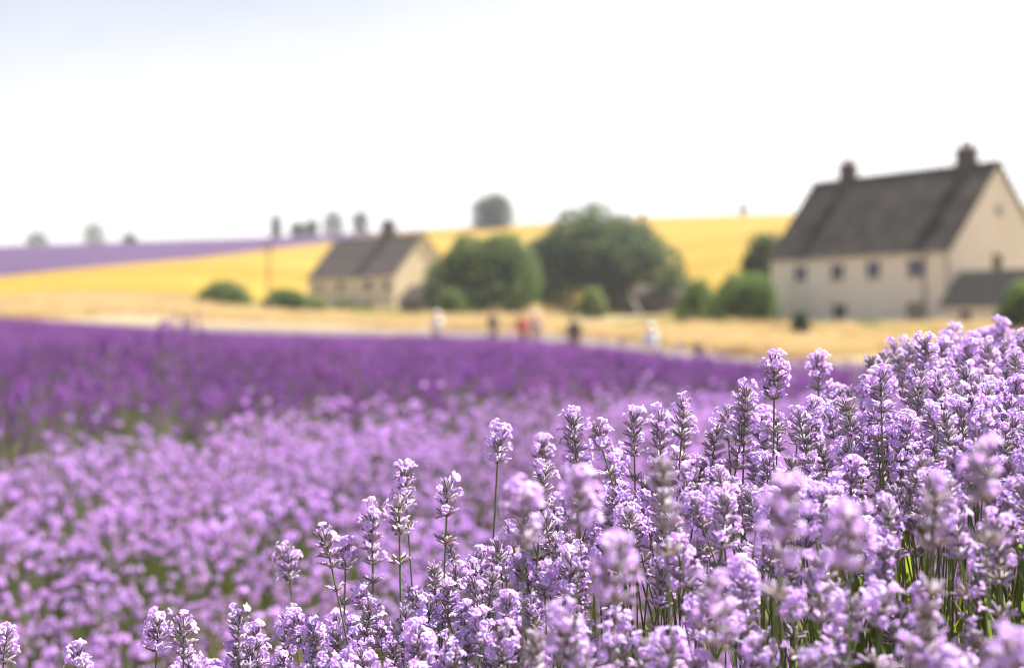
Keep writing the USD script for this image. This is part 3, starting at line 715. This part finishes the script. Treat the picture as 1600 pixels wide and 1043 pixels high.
def corolla(p, d, rng):
    """An open floret: a short tube flaring into five ruffled lobes, two large ones above and three below."""
    d, u, w = basis(d)
    up = Z3 - d * (Z3 @ d)
    up /= np.linalg.norm(up) + 1e-9
    sd = np.cross(d, up)
    V, F, _ = ring_body(p - d * .0008, d, .0048, .0009, ((0, .75), (.6, .9), (1.0, 1.35)), 5)
    V, F = [V], [F]
    n0 = len(V[0])
    c = p + d * .0038
    S = rng.uniform(.72, 1.05)
    for a0, ln, wd in ((.42, .0049, .0026), (-.42, .0049, .0026), (1.75, .0038, .0020), (-1.75, .0038, .0020), (PI, .0042, .0023)):
        a = a0 + rng.normal() * .12
        rad = up * math.cos(a) + sd * math.sin(a)
        tan = np.cross(d, rad)
        ln, wd = ln * S * rng.uniform(.85, 1.1), wd * S
        fl = rng.uniform(-.1, .45)
        pts = [c + rad * .0009 - tan * .0007, c + rad * .0009 + tan * .0007,
               c + rad * ln * .6 - tan * wd + d * (fl * .0018 + rng.normal() * .0005), c + rad * ln * .6 + tan * wd + d * (fl * .0018 + rng.normal() * .0005),
               c + rad * ln * .95 - tan * wd * .6 + d * (fl * .001 + rng.normal() * .0007), c + rad * ln * .95 + tan * wd * .6 + d * (fl * .001 + rng.normal() * .0007),
               c + rad * ln * .58 + d * (fl * .0018 + .0008)]
        V.append(np.array(pts))
        F.append(np.array([(0, 1, 6), (0, 6, 2), (1, 3, 6), (2, 6, 4), (6, 3, 5), (6, 5, 4)]) + n0)
        n0 += 7
    return np.vstack(V), np.vstack(F)


def bract(p, d, rng, L=.006, wd=.0024):
    d, u, w = basis(d)
    V = np.array([p - w * wd * .4, p + w * wd * .4, p + d * L * .45 + w * wd, p + d * L * .45 - w * wd, p + d * L + Z3 * .001])
    return V, np.array([(0, 1, 2), (0, 2, 3), (3, 2, 4)])


def plan_stem(seed, nwhorl, openness, length, lower, bend, dry, nstalk=14, top_open=0.0):
    """Everything on a stem: {'stalk': ..., 'whorls': [{'calyx': [...], 'bud': [...], 'corolla': [...], 'bract': [...]}]}, its tip at z = length."""
    rng = np.random.default_rng(seed)
    ba = rng.random() * 2 * PI
    bd = np.array([math.cos(ba), math.sin(ba), 0]) * bend
    f = lambda z: bd * ((z / length) ** 2) + Z3 * z
    zs = np.linspace(0, length - .004, nstalk)
    out = {'stalk': tube([f(z) for z in zs], np.linspace(.00115, .0007, nstalk), 5), 'tip': f(length), 'whorls': []}
    gap = rng.uniform(.0046, .0055)
    heights = [length - .006 - i * gap * (1 + .08 * i) for i in range(nwhorl)]
    if lower:
        heights.append(heights[-1] - rng.uniform(.014, .026))
    for wi, z in enumerate(heights):
        frac = wi / max(nwhorl - 1, 1)
        nc = int(round((8 if wi == 0 else 11 if wi < nwhorl else 8) * rng.uniform(.85, 1.2)))
        c = f(z)
        ax = f(z + .002) - c
        ax /= np.linalg.norm(ax)
        _, u, w = basis(ax)
        W = {'calyx': [], 'bud': [], 'corolla': [], 'bract': []}
        ph = rng.random() * 6.28
        for k in range(nc):
            a = ph + (k + rng.uniform(-.25, .25)) / nc * 2 * PI
            rad = u * math.cos(a) + w * math.sin(a)
            tilt = math.radians((30 if wi == 0 else 52 + 14 * frac) + rng.normal() * 12)
            d = ax * math.cos(tilt) + rad * math.sin(tilt)
            p = c + rad * .0011 + ax * rng.uniform(-.0012, .0012)
            W['calyx'].append(calyx(p, d, rng, dry=dry))
            tip = p + d * .0070 + Z3 * .0007
            op = openness + (top_open if wi < 2 else 0)
            q_ = rng.random()
            if q_ < op:
                dd_ = d * .8 + rad * .45 * rng.random() + Z3 * .1 * rng.random()
                W['corolla'].append(corolla(tip, dd_ / np.linalg.norm(dd_), rng))
            elif q_ < op + .38 * (1 - dry):
                W['bud'].append(bud(tip, d, rng))
        if wi == 0:
            for k in range(3):
                W['calyx'].append(calyx(c + ax * .001, ax + rng.normal(size=3) * .22, rng, L=.006, dry=dry))
        for k in range(2):
            a = ph + k * PI + rng.normal() * .2
            rad = u * math.cos(a) + w * math.sin(a)
            W['bract'].append(bract(c - ax * .001 + rad * .0006, rad * .75 + ax * .75, rng, L=.0042 if wi < nwhorl else .007))
        out['whorls'].append(W)
    return out


def join(parts):
    V, F, C, n = [], [], [], 0
    for x in parts:
        V.append(x[0]); F.append(np.asarray(x[1]) + n); n += len(x[0])
        if len(x) > 2 and x[2] is not None:
            C.append(x[2])
    return (np.vstack(V), np.vstack(F)), (np.vstack(C) if C else None)


STEM_L = 0.84
PLANS = []   # nwhorl, openness, lower whorl, bend, dryness, open top
for k, (nw, op, lo, be, dr, to) in enumerate([(5, .20, 1, .015, 0, .45), (4, .04, 1, .03, .2, .05), (4, .30, 0, .02, 0, .35), (4, .02, 1, .05, .4, 0), (5, .22, 1, .025, .1, .3), (4, .42, 0, .03, 0, .35),
                                              (4, .12, 1, .04, .2, .3), (5, .03, 1, .02, .5, .05), (3, .25, 1, .06, .1, .4), (5, .34, 1, .03, 0, .3), (6, .10, 1, .02, .2, .3), (3, .10, 1, .05, .3, .2), (4, .20, 0, .045, .1, .4), (5, .01, 1, .03, .6, 0)]):
    PLANS.append(plan_stem(900 + k, nw, op * .62, STEM_L, lo, be, dr, top_open=to * .8))
NV = len(PLANS)

# each variety once in full, part by part, as a class that the single stems reference
stage.CreateClassPrim('/World/lavender_varieties')
for k, pl in enumerate(PLANS):
    root = UsdGeom.Xform.Define(stage, f'/World/lavender_varieties/variety_{k:03d}').GetPrim()
    obj('stalk', pl['stalk'], 'stem_green', root, True)
    for W in pl['whorls']:
        wh = UsdGeom.Xform.Define(stage, fresh('whorl', str(root.GetPath()))).GetPrim()
        for x in W['calyx']:
            obj('calyx', (x[0], x[1]), 'calyx_mauve', wh, True, x[2])
        for x in W['bud']:
            obj('bud', x, 'floret_lilac', wh, True)
        for x in W['corolla']:
            obj('floret', x, 'floret_lilac', wh, False)
        for x in W['bract']:
            obj('bract', x, 'bract_brown', wh, False)


def tip_height(x, y):           # height of the bush's flower tips above the ground datum: a rounded mound
    return EYE + 0.015 - 0.50 * (x - .40) ** 2 - 0.42 * np.maximum(1.0 - y, 0) ** 2 - 0.12 * np.maximum(y - 1.0, 0) ** 2


# the stems the photograph shows clearly: tip column and row, distance, variety, lean sideways, label
HERO = [
    (1210, 558, .80, 0, .02, 'tall sharp stem crowned with pale florets, standing clear against the purple strip'),
    (1069, 626, .80, 1, .01, 'slim sharp stem in bud on a bare stalk, left of the tall crowned stem'),
    (1278, 560, .93, 5, -.02, 'soft rounded bloom just right of the tall crowned stem'),
    (1376, 582, .78, 2, .0, 'wide sharp flower head with spreading florets below the large house'),
    (1446, 532, .90, 9, -.03, 'tall open bloom standing against the dry grass below the right end of the house'),
    (1487, 513, 1.08, 12, .0, 'small soft bloom rising highest below the lean to window'),
    (1562, 505, 1.10, 5, .02, 'cluster of soft blooms near the right edge beneath the green bush'),
    (1538, 520, 1.12, 2, -.03, 'soft bloom left beside the right edge cluster, in front of the green bush'),
    (1118, 664, .82, 7, .03, 'budded spike right of the isolated slim stem, half hidden in the mass'),
    (1165, 605, .83, 6, -.06, 'leaning flower head touching the left side of the tall crowned stem'),
    (1030, 645, .85, 10, .0, 'upright spike between the isolated slim stem and the twin spike on its left'),
    (990, 645, .84, 4, .0, 'upright spike with pale tip, second spike left of the isolated slim stem'),
    (896, 650, .80, 9, .0, 'full flower head crowned with white lit florets near the centre of the picture'),
    (930, 665, .81, 11, -.22, 'short head on a stalk that bends away to the lower right, beside the centre bloom'),
    (850, 728, .78, 7, .03, 'dense dark budded spike below and left of the centre bloom'),
    (780, 670, .88, 5, .02, 'open bloom set apart left of the centre bloom, just out of focus'),
    (848, 688, .95, 12, .03, 'soft small bloom behind, between the centre bloom and the open bloom on its left'),
    (631, 731, .86, 9, -.03, 'soft bloom standing alone on the left slope of the mound'),
    (623, 778, .80, 3, -.10, 'spike with one spaced whorl on a long bare stalk running down to the right'),
    (700, 752, .80, 6, .03, 'spreading flower head right of the spike with the long bare stalk'),
    (506, 830, .80, 1, -.16, 'sharp budded head leaning left with two spaced whorls on a green stalk'),
    (447, 857, .92, 12, -.02, 'soft purple head left of the leaning budded head'),
    (540, 850, .87, 8, .02, 'soft head right behind the leaning budded head'),
    (247, 962, .80, 2, .04, 'bright open head at the lower left, left one of a close pair'),
    (287, 968, .80, 1, .06, 'budded head at the lower left, right one of a close pair'),
    (120, 1016, .80, 5, .0, 'flower tip just entering the bottom edge at the lower left'),
    (8, 985, .84, 2, .08, 'flower head cut by the left edge at the bottom corner'),
    (398, 985, .82, 5, .0, 'open head at the bottom edge right of the close pair'),
    (372, 955, .88, 4, -.02, 'soft head behind the open head at the bottom edge'),
    (580, 792, .87, 10, .02, 'dark soft spike left of the spike with the long bare stalk'),
    (1545, 635, .82, 4, .02, 'sharp spike with pale florets near the right edge'),
    (1228, 760, .57, 9, .03, 'large blurred bloom close to the lens below the tall crowned stem'),
    (1328, 800, .56, 2, .0, 'large blurred pale bloom close to the lens right of centre'),
    (1535, 700, .60, 6, .02, 'large blurred spike close to the lens at the right'),
    (905, 742, .61, 2, .02, 'pale blurred bloom close to the lens below the centre bloom'),
    (818, 768, .63, 5, .0, 'pale blurred bloom close to the lens left of the dense dark spike'),
    (962, 850, .58, 2, .02, 'blurred bloom close to the lens low in the middle'),
    (1034, 722, .66, 13, .0, 'blurred beige head close to the lens below the twin spikes'),
    (1466, 752, .60, 7, .04, 'blurred grey budded spike close to the lens right of the pale bloom'),
    (1448, 945, .60, 13, .02, 'long faded beige head near the bottom edge among green leaves'),
    (1580, 1000, .52, 5, .0, 'blurred bright bloom at the bottom right corner'),
    (1135, 770, .70, 4, .03, 'slightly blurred spike right of the beige head, low in the mass'),
    (668, 945, .79, 11, -.14, 'stem with a small orange withered leaf at its lower whorl'),
]


def rot_to(v, spin):
    """Quaternion (w, x, y, z) that spins about z and then tilts z onto v."""
    v = np.asarray(v, float) / np.linalg.norm(v)
    h = Z3 + v
    h /= np.linalg.norm(h)
    t = np.array([Z3 @ h, *np.cross(Z3, h)])
    s = np.array([math.cos(spin / 2), 0, 0, math.sin(spin / 2)])
    w0, v0, w1, v1 = t[0], t[1:], s[0], s[1:]
    return np.array([w0 * w1 - v0 @ v1, *(w0 * v1 + w1 * v0 + np.cross(v0, v1))])


def rotv(q_, v):
    w_, u = q_[0], q_[1:]
    return v + 2 * np.cross(u, np.cross(u, v) + w_ * v)


rng = np.random.default_rng(4242)
stems = []      # tip, axis, spin, scale, variety, label
for (px, py, dpt, var, lean, lab) in HERO:
    dpt = dpt if dpt > .67 else dpt * .88
    tip = np.array([(px - 800) / FPX * dpt, dpt, EYE + (510 - py) / FPX * dpt])
    stems.append((tip, np.array([lean, rng.normal() * .04, 1.0]), rng.random() * 6.28, rng.uniform(.72, .82), var, lab))
# the rest of the mound, spaced like the photograph's heads
cand = rng.uniform((-.62, .47), (1.15, 1.75), size=(52000, 2))
kept = []
cell = {}
for x, y in cand:
    if ((x - .42) / .85) ** 2 + ((y - 1.0) / .72) ** 2 > 1 or (x < 0 and y > 1.0 + 0.9 * x + .25):
        continue
    if y > .86 + 1.5 * max(x - .17, 0) + .25 * max(-x - .05, 0) + .05 * (rng.random() - .5):
        continue
    if abs(x) < .12 and y < .50:
        continue
    sp = .0139 + .0030 * (y < .72)
    i, j = int(x / sp // 1), int(y / sp // 1)
    if any((x - a) ** 2 + (y - b) ** 2 < sp * sp for di in (-1, 0, 1) for dj in (-1, 0, 1) for a, b in cell.get((i + di, j + dj), ())):
        continue
    cell.setdefault((i, j), []).append((x, y))
    kept.append((x, y))
for x, y in kept:
    z = tip_height(x, y) - .004 - .014 * np.clip((.14 - x) / .2, 0, 1) - .012 - abs(rng.normal()) * .026 - (.035 * rng.random() if rng.random() < .35 else 0)
    out = np.array([(x - .42) * .28, (y - 1.0) * .12, 1.0]) + rng.normal(size=3) * [.14, .13, 0]
    stems.append((np.array([x, y, z]), out, rng.random() * 6.28, rng.uniform(.58, .84), int(rng.choice(NV, p=np.array([9, 9, 8, 8, 8, 7, 8, 9, 8, 7, 8, 7, 7, 7]) / 110.0)), None))

# taller stems close to the lens, between the camera and the mound
for _ in range(10):
    dpt = rng.uniform(.48, .62)
    px, py = rng.uniform(820, 1640), rng.uniform(830, 1120)
    stems.append((np.array([(px - 800) / FPX * dpt, dpt, EYE + (510 - py) / FPX * dpt]), np.array([rng.normal() * .10, rng.normal() * .08, 1.0]), rng.random() * 6.28, rng.uniform(.66, .82), int(rng.integers(0, NV)), None))

# which stems show: a coarse picture painted from the nearest outwards
GX, GY = 800, 522
seen = -np.ones((GY, GX), int)
order = sorted(range(len(stems)), key=lambda i: stems[i][0][1])
for i in order:
    tx, ty, tz = stems[i][0]
    k = FPX / ty / 2
    cx, cy = 400 + tx * k, (510 - 0) / 2 - (tz - EYE) * k
    x0, x1, y0, y1 = int(cx - .0055 * k), int(cx + .0055 * k) + 1, int(cy), int(cy + .024 * k) + 1
    x0, x1, y0, y1 = max(x0, 0), min(x1, GX), max(y0, 0), min(y1, GY)
    if x0 < x1 and y0 < y1:
        blk = seen[y0:y1, x0:x1]
        blk[blk < 0] = i
ids, cnt = np.unique(seen[seen >= 0], return_counts=True)
shown = dict(zip(ids.tolist(), cnt.tolist()))
hero_n = len(HERO)
rest = sorted((i for i in range(hero_n, len(stems)) if shown.get(i, 0) >= 8), key=lambda i: -shown[i])[:300 - hero_n]
single = list(range(hero_n)) + rest


LOOK = ['long crowned spike', 'slim budded spike', 'full open head', 'short grey bud head', 'long open spike', 'round bright head', 'mixed spike', 'long budded spike', 'short open head',
        'full open head', 'very long spike', 'tiny short head', 'mixed spike', 'faded beige head']


def zone(tip, var):
    px, dpt = 800 + tip[0] / tip[1] * FPX, tip[1]
    if dpt < .64:
        w = 'close to the lens, blurred, at the ' + ('lower right' if px > 1180 else 'lower middle')
    elif dpt > .92:
        w = 'on the soft far crest below the large house'
    elif px < 560:
        w = 'on the low left flank at the bottom edge'
    elif px < 860:
        w = 'in the mass left of the centre bloom'
    elif px < 1000:
        w = 'in the mass just right of the centre bloom'
    elif px < 1180:
        w = 'in the mass left of the tall crowned stem'
    elif px < 1400:
        w = 'in the mass below the large house front'
    else:
        w = 'in the crowded mass at the right edge'
    t = f'{LOOK[var]} of lavender {w}'
    return t, t + ', several'


def pose(s):
    tip, axis, spin, sc, var, _ = s
    q_ = rot_to(axis, spin)
    return tip - rotv(q_, PLANS[var]['tip'] * sc), q_, sc


for i in single:
    s = stems[i]
    base, q_, sc = pose(s)
    x = UsdGeom.Xform.Define(stage, fresh('lavender_stem'))
    x.AddTranslateOp().Set(Gf.Vec3d(*map(float, base)))
    x.AddOrientOp().Set(Gf.Quatf(*map(float, q_)))
    x.AddScaleOp().Set(Gf.Vec3f(sc, sc, sc))
    p = x.GetPrim()
    p.GetReferences().AddInternalReference(f'/World/lavender_varieties/variety_{s[4]:03d}')
    if s[5] and 'orange' in s[5]:
        c = PLANS[s[4]]['tip'] * [1, 1, 0] * .8 + Z3 * (STEM_L - .006 - .035)
        V, F = bract(np.array(c) + [.003, -.003, .0], np.array([.15, -.1, 1.0]), rng, .013, .0035)
        obj('withered_leaf', (V, F), 'leaf_orange', p)
    else:
        p.SetInstanceable(True)
    lab, grp = (s[5], None) if s[5] else zone(s[0], s[4])
    tag(p, lab, 'lavender', grp)
others = [i for i in range(len(stems)) if i not in set(single)]
protos = []
for pl in PLANS:
    cal, tint = join([x for W in pl['whorls'] for x in W['calyx']])
    flo = [x for W in pl['whorls'] for x in W['corolla'] + W['bud']]
    parts = [('stalk', pl['stalk'], 'stem_green'), ('calyxes', cal, 'calyx_mauve', tint, True)]
    if flo:
        parts.append(('florets', join(flo)[0], 'floret_lilac'))
    protos.append(parts)
P = [pose(stems[i]) for i in others]
instancer('lavender_bush_mass', protos, [p[0] for p in P], [stems[i][4] for i in others], None, [p[2] for p in P], 'mass of further lavender stems filling the mound in the right foreground', 'lavender', np.array([p[1] for p in P]))


# narrow grey green leaves low in the mound
def leaf_tuft(rng, n=26, L=.11, wd=.0017, spread=.022):
    V, F, k = [], [], 0
    for _ in range(n):
        a = rng.random() * 6.28
        o = np.array([math.cos(a), math.sin(a), 0])
        t = np.array([-o[1], o[0], 0])
        p = o * spread * rng.random() + Z3 * rng.uniform(-.02, .05)
        l, cv = L * rng.uniform(.5, 1.15), rng.uniform(.1, .5)
        pts = [p + (o * cv * s * s + Z3 * s) * l for s in (0, .35, .7, 1)]
        w = [wd * .6, wd, wd * .9, .0002]
        for q_, ww in zip(pts, w):
            V += [q_ - t * ww, q_ + t * ww + o * ww * .3]
        for s in range(3):
            b0 = k + s * 2
            F += [(b0, b0 + 1, b0 + 3), (b0, b0 + 3, b0 + 2)]
        k += 8
    return np.array(V), np.array(F)


lt = [[('leaves', leaf_tuft(rng), 'leaf_green')] for _ in range(5)]
K = [(x, y) for x, y in kept if y < .95]
sel = rng.choice(len(K), min(3000, len(K)), replace=False)
LP = np.array([(K[i][0] + rng.normal() * .012, K[i][1] + rng.normal() * .012, tip_height(*K[i]) - (rng.uniform(.265, .40) - .015 * (K[i][0] > .08 and K[i][1] < .70) if n_ % 3 else rng.uniform(.40, .58))) for n_, i in enumerate(sel)])
instancer('lavender_leaves', lt, LP, rng.integers(0, 5, len(LP)), rng.random(len(LP)) * 6.28, rng.uniform(.8, 1.3, len(LP)), 'narrow green leaves between the stalks low in the foreground mound', 'leaves')


# ------------------------------------------------------------------ the rows behind: whole plants with many simpler flower spikes
def row_plant(seed, nspike, radius, height, head_w, head_l, nwh, ncal, leaf_n, stray=0.0, petal=1.0, dome_=0.22, wd=.0011, dz=.035, low=0):
    rng = np.random.default_rng(seed)
    S, C, Pt, Lv = [], [], [], []
    for _ in range(nspike):
        a, rr = rng.random() * 6.28, radius * math.sqrt(rng.random())
        top = np.array([math.cos(a) * rr, math.sin(a) * rr, height - dome_ * (rr / radius) ** 2 * height - abs(rng.normal()) * dz + (rng.random() < .1) * stray * rng.random()])
        base = np.array([top[0] * .35, top[1] * .35, .08])
        ax = top - base
        ax /= np.linalg.norm(ax)
        _, u, w = basis(ax)
        c, s = math.cos(a + 1.1) * u + math.sin(a + 1.1) * w, None
        S.append((np.array([base - c * wd, base + c * wd, top - ax * head_l + c * wd, top - ax * head_l - c * wd]), np.array([(0, 1, 2), (0, 2, 3)])))
        L = head_l * rng.uniform(.75, 1.25)
        for k in range(nwh):
            z = top - ax * (.004 + L * k / nwh + (.018 if low and k == nwh - 1 else 0))
            f = 1.0 if k else .75
            ph = rng.random() * 6.28
            for m in range(ncal):
                b = ph + m / ncal * 6.28
                rad = u * math.cos(b) + w * math.sin(b)
                tan = np.cross(ax, rad)
                d = rad * .75 + ax * .6
                r = head_w / 2 * f
                t0 = z + rad * .0008
                q_ = r * .17
                C.append((np.array([t0, t0 + d * r * .5 + tan * q_, t0 + d * r * .5 - tan * q_, t0 + d * r * .9]), np.array([(0, 1, 3), (0, 3, 2), (1, 2, 3)])))
                if rng.random() < (.42 * petal if not (low and k == nwh - 1) else .1):
                    o = t0 + d * r * .85
                    g_ = r * rng.uniform(.30, .62)
                    e1, e2 = tan * g_, (ax * .8 + rad * rng.uniform(-.3, .6)) * g_
                    Pt.append((np.array([o - e1 - e2 * .5, o + e1 - e2 * .6, o + e1 * .8 + e2, o - e1 * .8 + e2 * .9, o + rad * g_ * .4]), np.array([(0, 1, 4), (1, 2, 4), (2, 3, 4), (3, 0, 4)])))
    for _ in range(leaf_n):
        a, rr = rng.random() * 6.28, radius * 1.0 * math.sqrt(rng.random())
        p = np.array([math.cos(a) * rr, math.sin(a) * rr, rng.uniform(.02, .55) * height * (1 - .35 * (rr / radius) ** 2)])
        d = np.array([math.cos(a) * .4, math.sin(a) * .4, 1]) + rng.normal(size=3) * .3
        d /= np.linalg.norm(d)
        t = np.cross(d, rng.normal(size=3))
        t /= np.linalg.norm(t)
        l = rng.uniform(.05, .12)
        Lv.append((np.array([p - t * .003, p + t * .003, p + d * l * .6 + t * .004, p + d * l]), np.array([(0, 1, 2), (0, 2, 3)])))
    return S, C, Pt, Lv


def plant_proto(args, mats):
    S, C, Pt, Lv = row_plant(*args[0], **args[1])
    return [('stalks', join(S)[0], mats[3]), ('calyxes', join(C)[0], mats[0]), ('florets', join(Pt)[0], mats[1]), ('leaves', join(Lv)[0], mats[2])]


def row_positions(y0, y1, spacing, step, slope, xlim, rng, jit=.06):
    out = []
    k = 0
    y = y0
    while y < y1:
        half = xlim(y)
        xs = np.arange(-half, half, step) + rng.uniform(0, step)
        for x in xs:
            out.append((x + rng.normal() * jit * .6, y + slope * x + rng.normal() * jit))
        y += spacing
        k += 1
    return np.array(out)


# light row of the same pale kind
LM = ('row_calyx', 'row_floret', 'row_leaf', 'row_leaf')
lp = [plant_proto(((300 + k, 100, .25, .50, .0205, .021, 4, 8, 150), {'stray': .10, 'dome_': .34, 'petal': 1.5, 'dz': .075, 'low': 1}), LM) for k in range(6)]
limit = lambda x: 5.0 + np.clip((x + 1.4) * 1.1, 0, 2.2)
pos = row_positions(1.65, 7.4, .42, .31, -.04, lambda y: .50 * y + 1.2, rng, .05)
keep = (pos[:, 1] > 1.5) & ~((pos[:, 0] > -.15) & (pos[:, 1] < 1.75)) & (pos[:, 1] < limit(pos[:, 0]))
pos = pos[keep]
t_ = np.clip((pos[:, 1] - 1.8) / 3.4, 0, 1)
sc = (.82 + .28 * t_) * rng.uniform(.92, 1.08, len(pos))
instancer('pale_lavender_row', lp, np.stack([pos[:, 0], pos[:, 1], ground_z(pos[:, 0], pos[:, 1])], 1), rng.integers(0, 6, len(pos)), rng.random(len(pos)) * 6.28, sc, 'blurred rows of pale lilac lavender between the near mound and the dark purple strip', 'lavender')

# dark purple kind: taller plants to the far edge of the field, simpler with distance
PM = ('purple_calyx', 'purple_floret', 'purple_leaf', 'purple_leaf')
dp1 = [plant_proto(((400 + k, 58, .33, .68, .026, .048, 5, 7, 260), {'stray': .18, 'petal': 1.3, 'dome_': .28, 'dz': .09, 'wd': .0022}), PM) for k in range(5)]
pos = row_positions(5.3, 16, .86, .47, -.03, lambda y: .46 * y + 1.5, rng, .07)
pos = pos[pos[:, 1] > limit(pos[:, 0]) + .45]
edge = lambda p: np.hypot(p[:, 0], p[:, 1]) < col(D_EDGE, np.clip(np.arctan2(p[:, 0], p[:, 1]), BEAR[0], BEAR[-1])) - .3
pos = pos[edge(pos)]
instancer('purple_lavender_row', dp1, np.stack([pos[:, 0], pos[:, 1], ground_z(pos[:, 0], pos[:, 1])], 1), rng.integers(0, 5, len(pos)), rng.random(len(pos)) * 6.28, rng.uniform(.93, 1.07, len(pos)), 'rows of deep purple lavender starting behind the pale rows', 'lavender')
dp2 = [plant_proto(((500 + k, 70, .46, .66, .034, .07, 3, 5, 40), {'stray': .06, 'dome_': .22, 'petal': 1.2, 'wd': .003}), PM) for k in range(4)]
pos = row_positions(16.4, 90, 1.0, .70, -.03, lambda y: .42 * y + 3, rng, .10)
pos = pos[edge(pos)]
instancer('purple_lavender_field', dp2, np.stack([pos[:, 0], pos[:, 1], ground_z(pos[:, 0], pos[:, 1])], 1), rng.integers(0, 4, len(pos)), rng.random(len(pos)) * 6.28, rng.uniform(.92, 1.08, len(pos)), 'distant deep purple lavender reaching the gravel track', 'lavender')
# a few taller spikes standing above the purple strip on the left
for (px, py, dd) in ((178, 500, 7.2), (236, 488, 6.8), (266, 474, 6.6), (303, 482, 6.9)):
    x = (px - 800) / FPX * dd
    zt = EYE + (510 - py) / FPX * dd
    zg = float(ground_z(x, dd))
    t = thing('tall_lavender_plant', (x, dd, zg), 0, {178: 'tall dark lavender tuft farthest left above the purple strip', 236: 'tall dark lavender tuft left of the highest one', 266: 'highest dark lavender tuft rising above the purple strip', 303: 'tall dark lavender tuft right of the highest one'}[px], 'lavender', 'tall tufts above the purple strip')
    for (pn, mesh, mat) in plant_proto(((600 + px, 9, .075, zt - zg, .022, .080, 8, 6, 12), {'dome_': .10, 'wd': .002}), PM):
        tag(obj({'stalks': 'stalk_cluster', 'calyxes': 'flower_spikes', 'florets': 'floret_cluster', 'leaves': 'leaf_cluster'}[pn], mesh, mat, t), kind='stuff')

# ------------------------------------------------------------------ summer air
usdkit.material(stage, '/World/Looks/haze_look', {'v': ('principled_volume', {'color': (0.93, 0.94, 1.0), 'density': 0.00025, 'anisotropy': 0.3})}, [], volume='v.volume')
tag(obj('haze', box(-6200, 6200, -6200, 6200, -22, 75), 'haze_look'), 'thin pale summer haze over the whole valley', 'haze', None, 'stuff')
